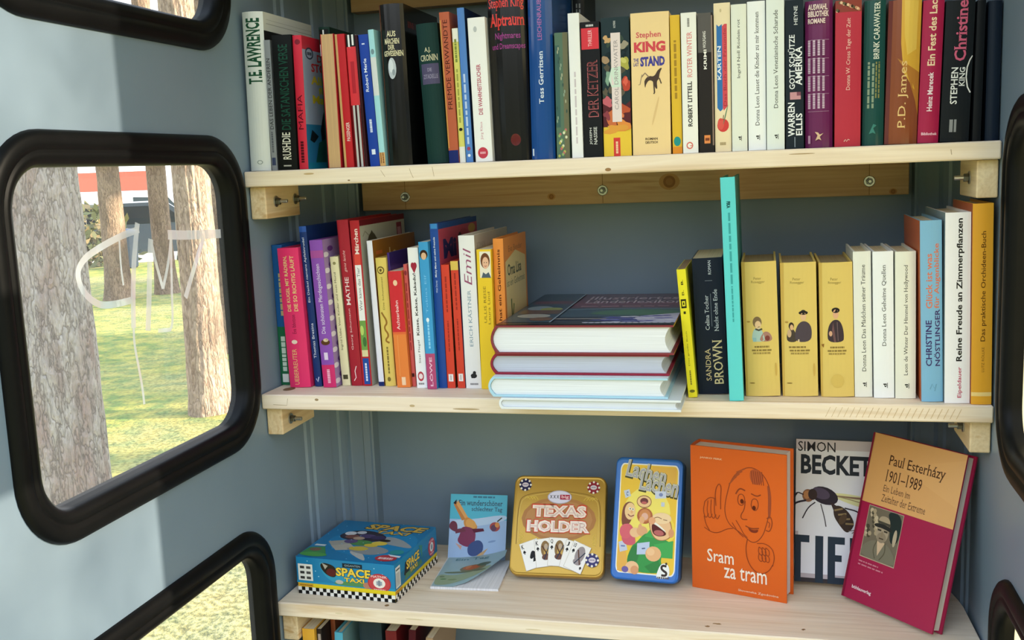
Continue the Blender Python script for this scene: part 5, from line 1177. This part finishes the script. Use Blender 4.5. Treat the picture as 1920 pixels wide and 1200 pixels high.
def bark_mat(name, a, bcol, crack, sc):
    m, n, l, b = base_mat(name)
    v = coords(n, l, (sc, sc, sc * .28))
    vo = n.new('ShaderNodeTexVoronoi'); vo.feature = 'DISTANCE_TO_EDGE'; vo.inputs['Scale'].default_value = 1.0
    no = tex(n, l, 'ShaderNodeTexNoise', 1.6, v, Detail=5.0)
    av = n.new('ShaderNodeVectorMath'); av.operation = 'ADD'
    sv = n.new('ShaderNodeVectorMath'); sv.operation = 'SCALE'; sv.inputs['Scale'].default_value = 2.4; l.new(no.outputs['Color'], sv.inputs[0])
    l.new(v, av.inputs[0]); l.new(sv.outputs[0], av.inputs[1]); l.new(av.outputs[0], vo.inputs['Vector'])
    no2 = tex(n, l, 'ShaderNodeTexNoise', 0.5, v, Detail=6.0)
    no3 = tex(n, l, 'ShaderNodeTexNoise', 5.0, v, Detail=4.0)
    c1 = mix(n, l, ramp(n, l, no2.outputs[0], [(0.4, 0.0), (0.62, 1.0)]), hexl(a), hexl(bcol))
    c2 = mix(n, l, ramp(n, l, no3.outputs[0], [(0.4, 0.0), (0.68, 0.6)]), c1, tuple(x * .5 for x in hexl(a)))
    c3 = mix(n, l, ramp(n, l, vo.outputs['Distance'], [(0.0, 0.75), (0.10, 0.0)]), c2, hexl(crack))
    l.new(c3, b.inputs['Base Color'])
    b.inputs['Roughness'].default_value = 0.9
    bp = n.new('ShaderNodeBump'); bp.inputs['Strength'].default_value = 0.9; bp.inputs['Distance'].default_value = 0.02
    l.new(vo.outputs['Distance'], bp.inputs['Height']); l.new(bp.outputs[0], b.inputs['Normal'])
    return m
BARK = bark_mat('grey_pine_bark', '#b8b0a9', '#a08b82', '#584d46', 22)
BARK3 = bark_mat('pale_pine_bark', '#a8927e', '#bea792', '#6e5948', 18)
BARK2 = bark_mat('tan_pine_bark', '#8f7862', '#ab917a', '#5f4a3c', 18)
mb = MB()
N = 60
rad = [0, .6, 1.2, 2, 3, 4.5, 6.5, 9, 12, 15, 18, 22, 28, 36, 48, 64, 90, 130]
def gz(r): return GROUND - max(0, r - 17) * .085 * min(1, (r - 17) / 8 if r > 17 else 0)
rings = [[(r * math.cos(2 * math.pi * k / N), r * math.sin(2 * math.pi * k / N), gz(r) if r < 60 else gz(60)) for k in range(N)] for r in rad[1:]]
GM = ground_mat()
mb.quads(rings, GM, True)
mb.face(rings[0], GM)
g = mb.build('ground'); clean(g); struct(g)

def trunk_mesh(r, h, n, m, bark, lean=(0, 0), amp=.06, flare=.5, seed=0):
    mb = MB()
    rings = []
    for j in range(m + 1):
        z = h * j / m
        rr = r * (1 - .35 * z / h) * (1 + flare * math.exp(-z / .22))
        ring = []
        for k in range(n):
            t = 2 * math.pi * k / n
            c, s_ = math.cos(t), math.sin(t)
            q = Vector((c * 5 + seed, s_ * 5, z * 1.3 / max(r * 6, .5)))
            rid = 1 - abs(noise.noise(q * 1.0)) * 2
            rid2 = noise.noise(Vector((c * 11, s_ * 11 + seed, z * 5)))
            d = rr * (1 + amp * rid + amp * .5 * rid2 + (.08 * math.cos(3 * t + seed) * math.exp(-z / .35)))
            ring.append((c * d + lean[0] * z, s_ * d + lean[1] * z, z))
        rings.append(ring)
    mb.quads(rings, bark, True, True)
    return mb
def crown_mesh(h, rad_, seed):
    mb = MB(); rnd = random.Random(seed)
    mats = [M('#3f5a2c', .7), M('#4f6a34', .7), M('#5d7440', .7)]
    for k in range(520):
        a = rnd.uniform(0, 6.283); rr = rad_ * rnd.uniform(.15, 1) ; z = h + rnd.uniform(-.9, 1.6) * (1.15 - rr / rad_)
        c = Vector((rr * math.cos(a), rr * math.sin(a), z))
        u = Vector((rnd.uniform(-1, 1), rnd.uniform(-1, 1), rnd.uniform(-.4, .6))).normalized()
        w = u.orthogonal().normalized()
        w.rotate(Matrix.Rotation(rnd.uniform(0, 6.28), 3, u))
        L, B = rnd.uniform(.25, .5) * min(1, rad_), rnd.uniform(.08, .16)
        mb.face([c - u * L, c + w * B, c + u * L, c - w * B], mats[k % 3])
    return mb
def tree(x, y, r, label, bark, n=36, m=70, h=6.5, group=None, amp=.06, seed=0, lean=(0, 0), flare=.5, crown=.9):
    root = thing('pine_tree', label, 'tree', group, Matrix.Translation((x, y, gz(math.hypot(x, y)) - .03)))
    o = trunk_mesh(r, h, n, m, bark, lean, amp, flare, seed).build('trunk', root); smooth_by_angle(o, 60)
    crown_mesh(h, crown, seed + 3).build('crown', root)
    return root
GT = 'pines in the park'
tree(-2.19, 2.37, .160, 'thick grey pine trunk close outside the left window', BARK, 140, 300, 6.0, GT, .085, 1, flare=.10)
tree(-2.73, 4.42, .112, 'tan pine trunk at the right side of the view through the left middle window', BARK3, 80, 160, 6.5, GT, .09, 5, flare=.22)
tree(-3.75, 6.50, .100, 'pine trunk half hidden behind the tan trunk at the right of the window view', BARK2, 40, 80, 6.5, GT, .08, 9)
tree(-7.20, 9.98, .140, 'far pine trunk beside the thick grey trunk in the left window view', BARK2, 40, 80, 7, GT, .08, 13, flare=.35, crown=.4)
tree(-6.90, 10.55, .120, 'far pine trunk in the middle of the left window view', BARK2, 40, 110, 10.5, GT, .08, 17, flare=.35)
hid = None  # unseen pines, added to throw shadows on the grass and the thick trunk
for k, (x, y) in enumerate(((3.6, 3.55), (5.5, 7.5), (13.2, 9.4), (14.6, 15.2), (17.5, 10.3), (9.6, 14.6), (9.0, 10.0), (21, 14.5), (8.6, 5.6))):
    if hid is None:
        hid = tree(x, y, .23, 'unseen pine added behind the booth to shade the grass and the thick trunk', BARK2, 24, 40, 7, 'unseen pines added for their shadows', .06, 23, crown=1.6)
    else:
        c = hid.copy(); COL.objects.link(c); c.matrix_world = Matrix.Translation((x, y, gz(math.hypot(x, y)) - .03))
        for ch in hid.children:
            d = ch.copy(); COL.objects.link(d); d.parent = c

# far background seen through the left middle window
house = thing('house', 'white house with a red roof far behind the trees', 'house', None, Matrix.Translation((-35.0, 51.5, -6.0)) @ Matrix.Rotation(math.radians(34), 4, 'Z'))
mb = MB(); mb.box((-3.2, -3, 0), (1.6, 3, 5.4), M('#e3ddd2', .7)); mb.build('wall', house)
mb = MB(); mb.quads([[(-3.5, -3.4, 5.3), (1.9, -3.4, 5.3), (1.9, 3.4, 5.3), (-3.5, 3.4, 5.3)], [(-3.5, -.1, 6.6), (1.9, -.1, 6.6), (1.9, .1, 6.6), (-3.5, .1, 6.6)]], M('#b5452c', .7), True, True); mb.build('roof', house)
for x in (-2.4, -.2):
    mb = MB(); mb.box((x, -3.05, 2.6), (x + 1.0, -2.98, 4.2), M('#5c6670', .3)); mb.build('window', house)
van = thing('delivery_van', 'white delivery van parked beyond the trees', 'van', None, Matrix.Translation((-17.6, 25.4, gz(30.9))) @ Matrix.Rotation(math.radians(33), 4, 'Z'))
mb = MB(); mb.quads([[(x, -1, z) for x, z in ((-2.6, .35), (2.6, .35), (2.6, 1.2), (1.9, 1.35), (1.2, 2.35), (-2.6, 2.4))], [(x, 1, z) for x, z in ((-2.6, .35), (2.6, .35), (2.6, 1.2), (1.9, 1.35), (1.2, 2.35), (-2.6, 2.4))]], M('#eceeee', .3), True, True); mb.build('body', van)
mb = MB(); mb.face([(1.15, -1.01, 1.4), (1.85, -1.01, 1.4), (1.25, -1.01, 2.15), (.3, -1.01, 2.2), (.3, -1.01, 1.4)], M('#39444c', .15)); mb.build('window', van)
for x in (-1.7, 1.7):
    mb = MB(); mb.tube([(x, -1.02, .36), (x, -.8, .36)], .36, M('#1c1c1e', .6), 24); mb.build('wheel', van)
car = thing('car', 'dark blue car behind the trunks in the left window view', 'car', None, Matrix.Translation((-12.5, 18.4, gz(22.2) - .05)) @ Matrix.Rotation(math.radians(33), 4, 'Z'))
pr = [(-2.1, .3), (2.1, .3), (2.1, .75), (1.2, .9), (.6, 1.35), (-1.1, 1.35), (-1.8, .95), (-2.1, .85)]
mb = MB(); mb.quads([[(x, -.85, z) for x, z in pr], [(x, .85, z) for x, z in pr]], M('#3a4450', .25), True, True); mb.build('body', car)
mb = MB(); mb.face([(-1.5, -.86, .92), (1.0, -.86, .92), (.55, -.86, 1.28), (-1.05, -.86, 1.28)], M('#1a2026', .1)); mb.build('window', car)
for x in (-1.35, 1.35):
    mb = MB(); mb.tube([(x, -.87, .32), (x, -.65, .32)], .32, M('#1c1c1e', .6), 24); mb.build('wheel', car)
binn = thing('waste_bin', 'dark waste bin on the grass beyond the far pine trunk', 'bin', None, Matrix.Translation((-10.0, 14.2, gz(17.4))))
mb = MB(); mb.quads([[(s * math.cos(2 * math.pi * k / 24), s * math.sin(2 * math.pi * k / 24), z) for k in range(24)] for z, s in ((0, .2), (.02, .22), (.55, .25), (.58, .25))], M('#2f3a48', .5), True, True); mb.build('body', binn)
mb = MB(); mb.quads([[(s * math.cos(2 * math.pi * k / 24), s * math.sin(2 * math.pi * k / 24), z) for k in range(24)] for z, s in ((.582, .27), (.62, .27), (.66, .15))], M('#39455a', .45), True, True); mb.build('lid', binn)
def bush(x, y, r, label, seed):
    root = thing('bush', label, 'bush', None, Matrix.Translation((x, y, gz(math.hypot(x, y)) - .05)))
    rnd = random.Random(seed); mb = MB()
    mats = [M('#4a5238', .7), M('#6a6a48', .7), M('#8a7a58', .7)]
    for k in range(500):
        c = Vector((max(-.9, min(.9, rnd.gauss(0, .45))), max(-.9, min(.9, rnd.gauss(0, .45))), min(1.4, abs(rnd.gauss(.5, .5))))) * r
        u = Vector((rnd.uniform(-1, 1), rnd.uniform(-1, 1), rnd.uniform(-.2, 1))).normalized(); w = u.orthogonal().normalized()
        mb.face([c - u * .16 * r, c + w * .06 * r, c + u * .16 * r, c - w * .06 * r], mats[k % 3])
    mb.build('foliage', root)
    mb = MB()
    for k in range(6):
        a = k * 1.05
        mb.tube([(0, 0, 0), (.15 * r * math.cos(a), .15 * r * math.sin(a), .5 * r), (.4 * r * math.cos(a), .4 * r * math.sin(a), 1.1 * r)], [.03, .02, .008], BARK, 6)
    mb.build('stem', root)
bush(-11.3, 15.0, .8, 'bare bush left of the far pine trunk', 4)
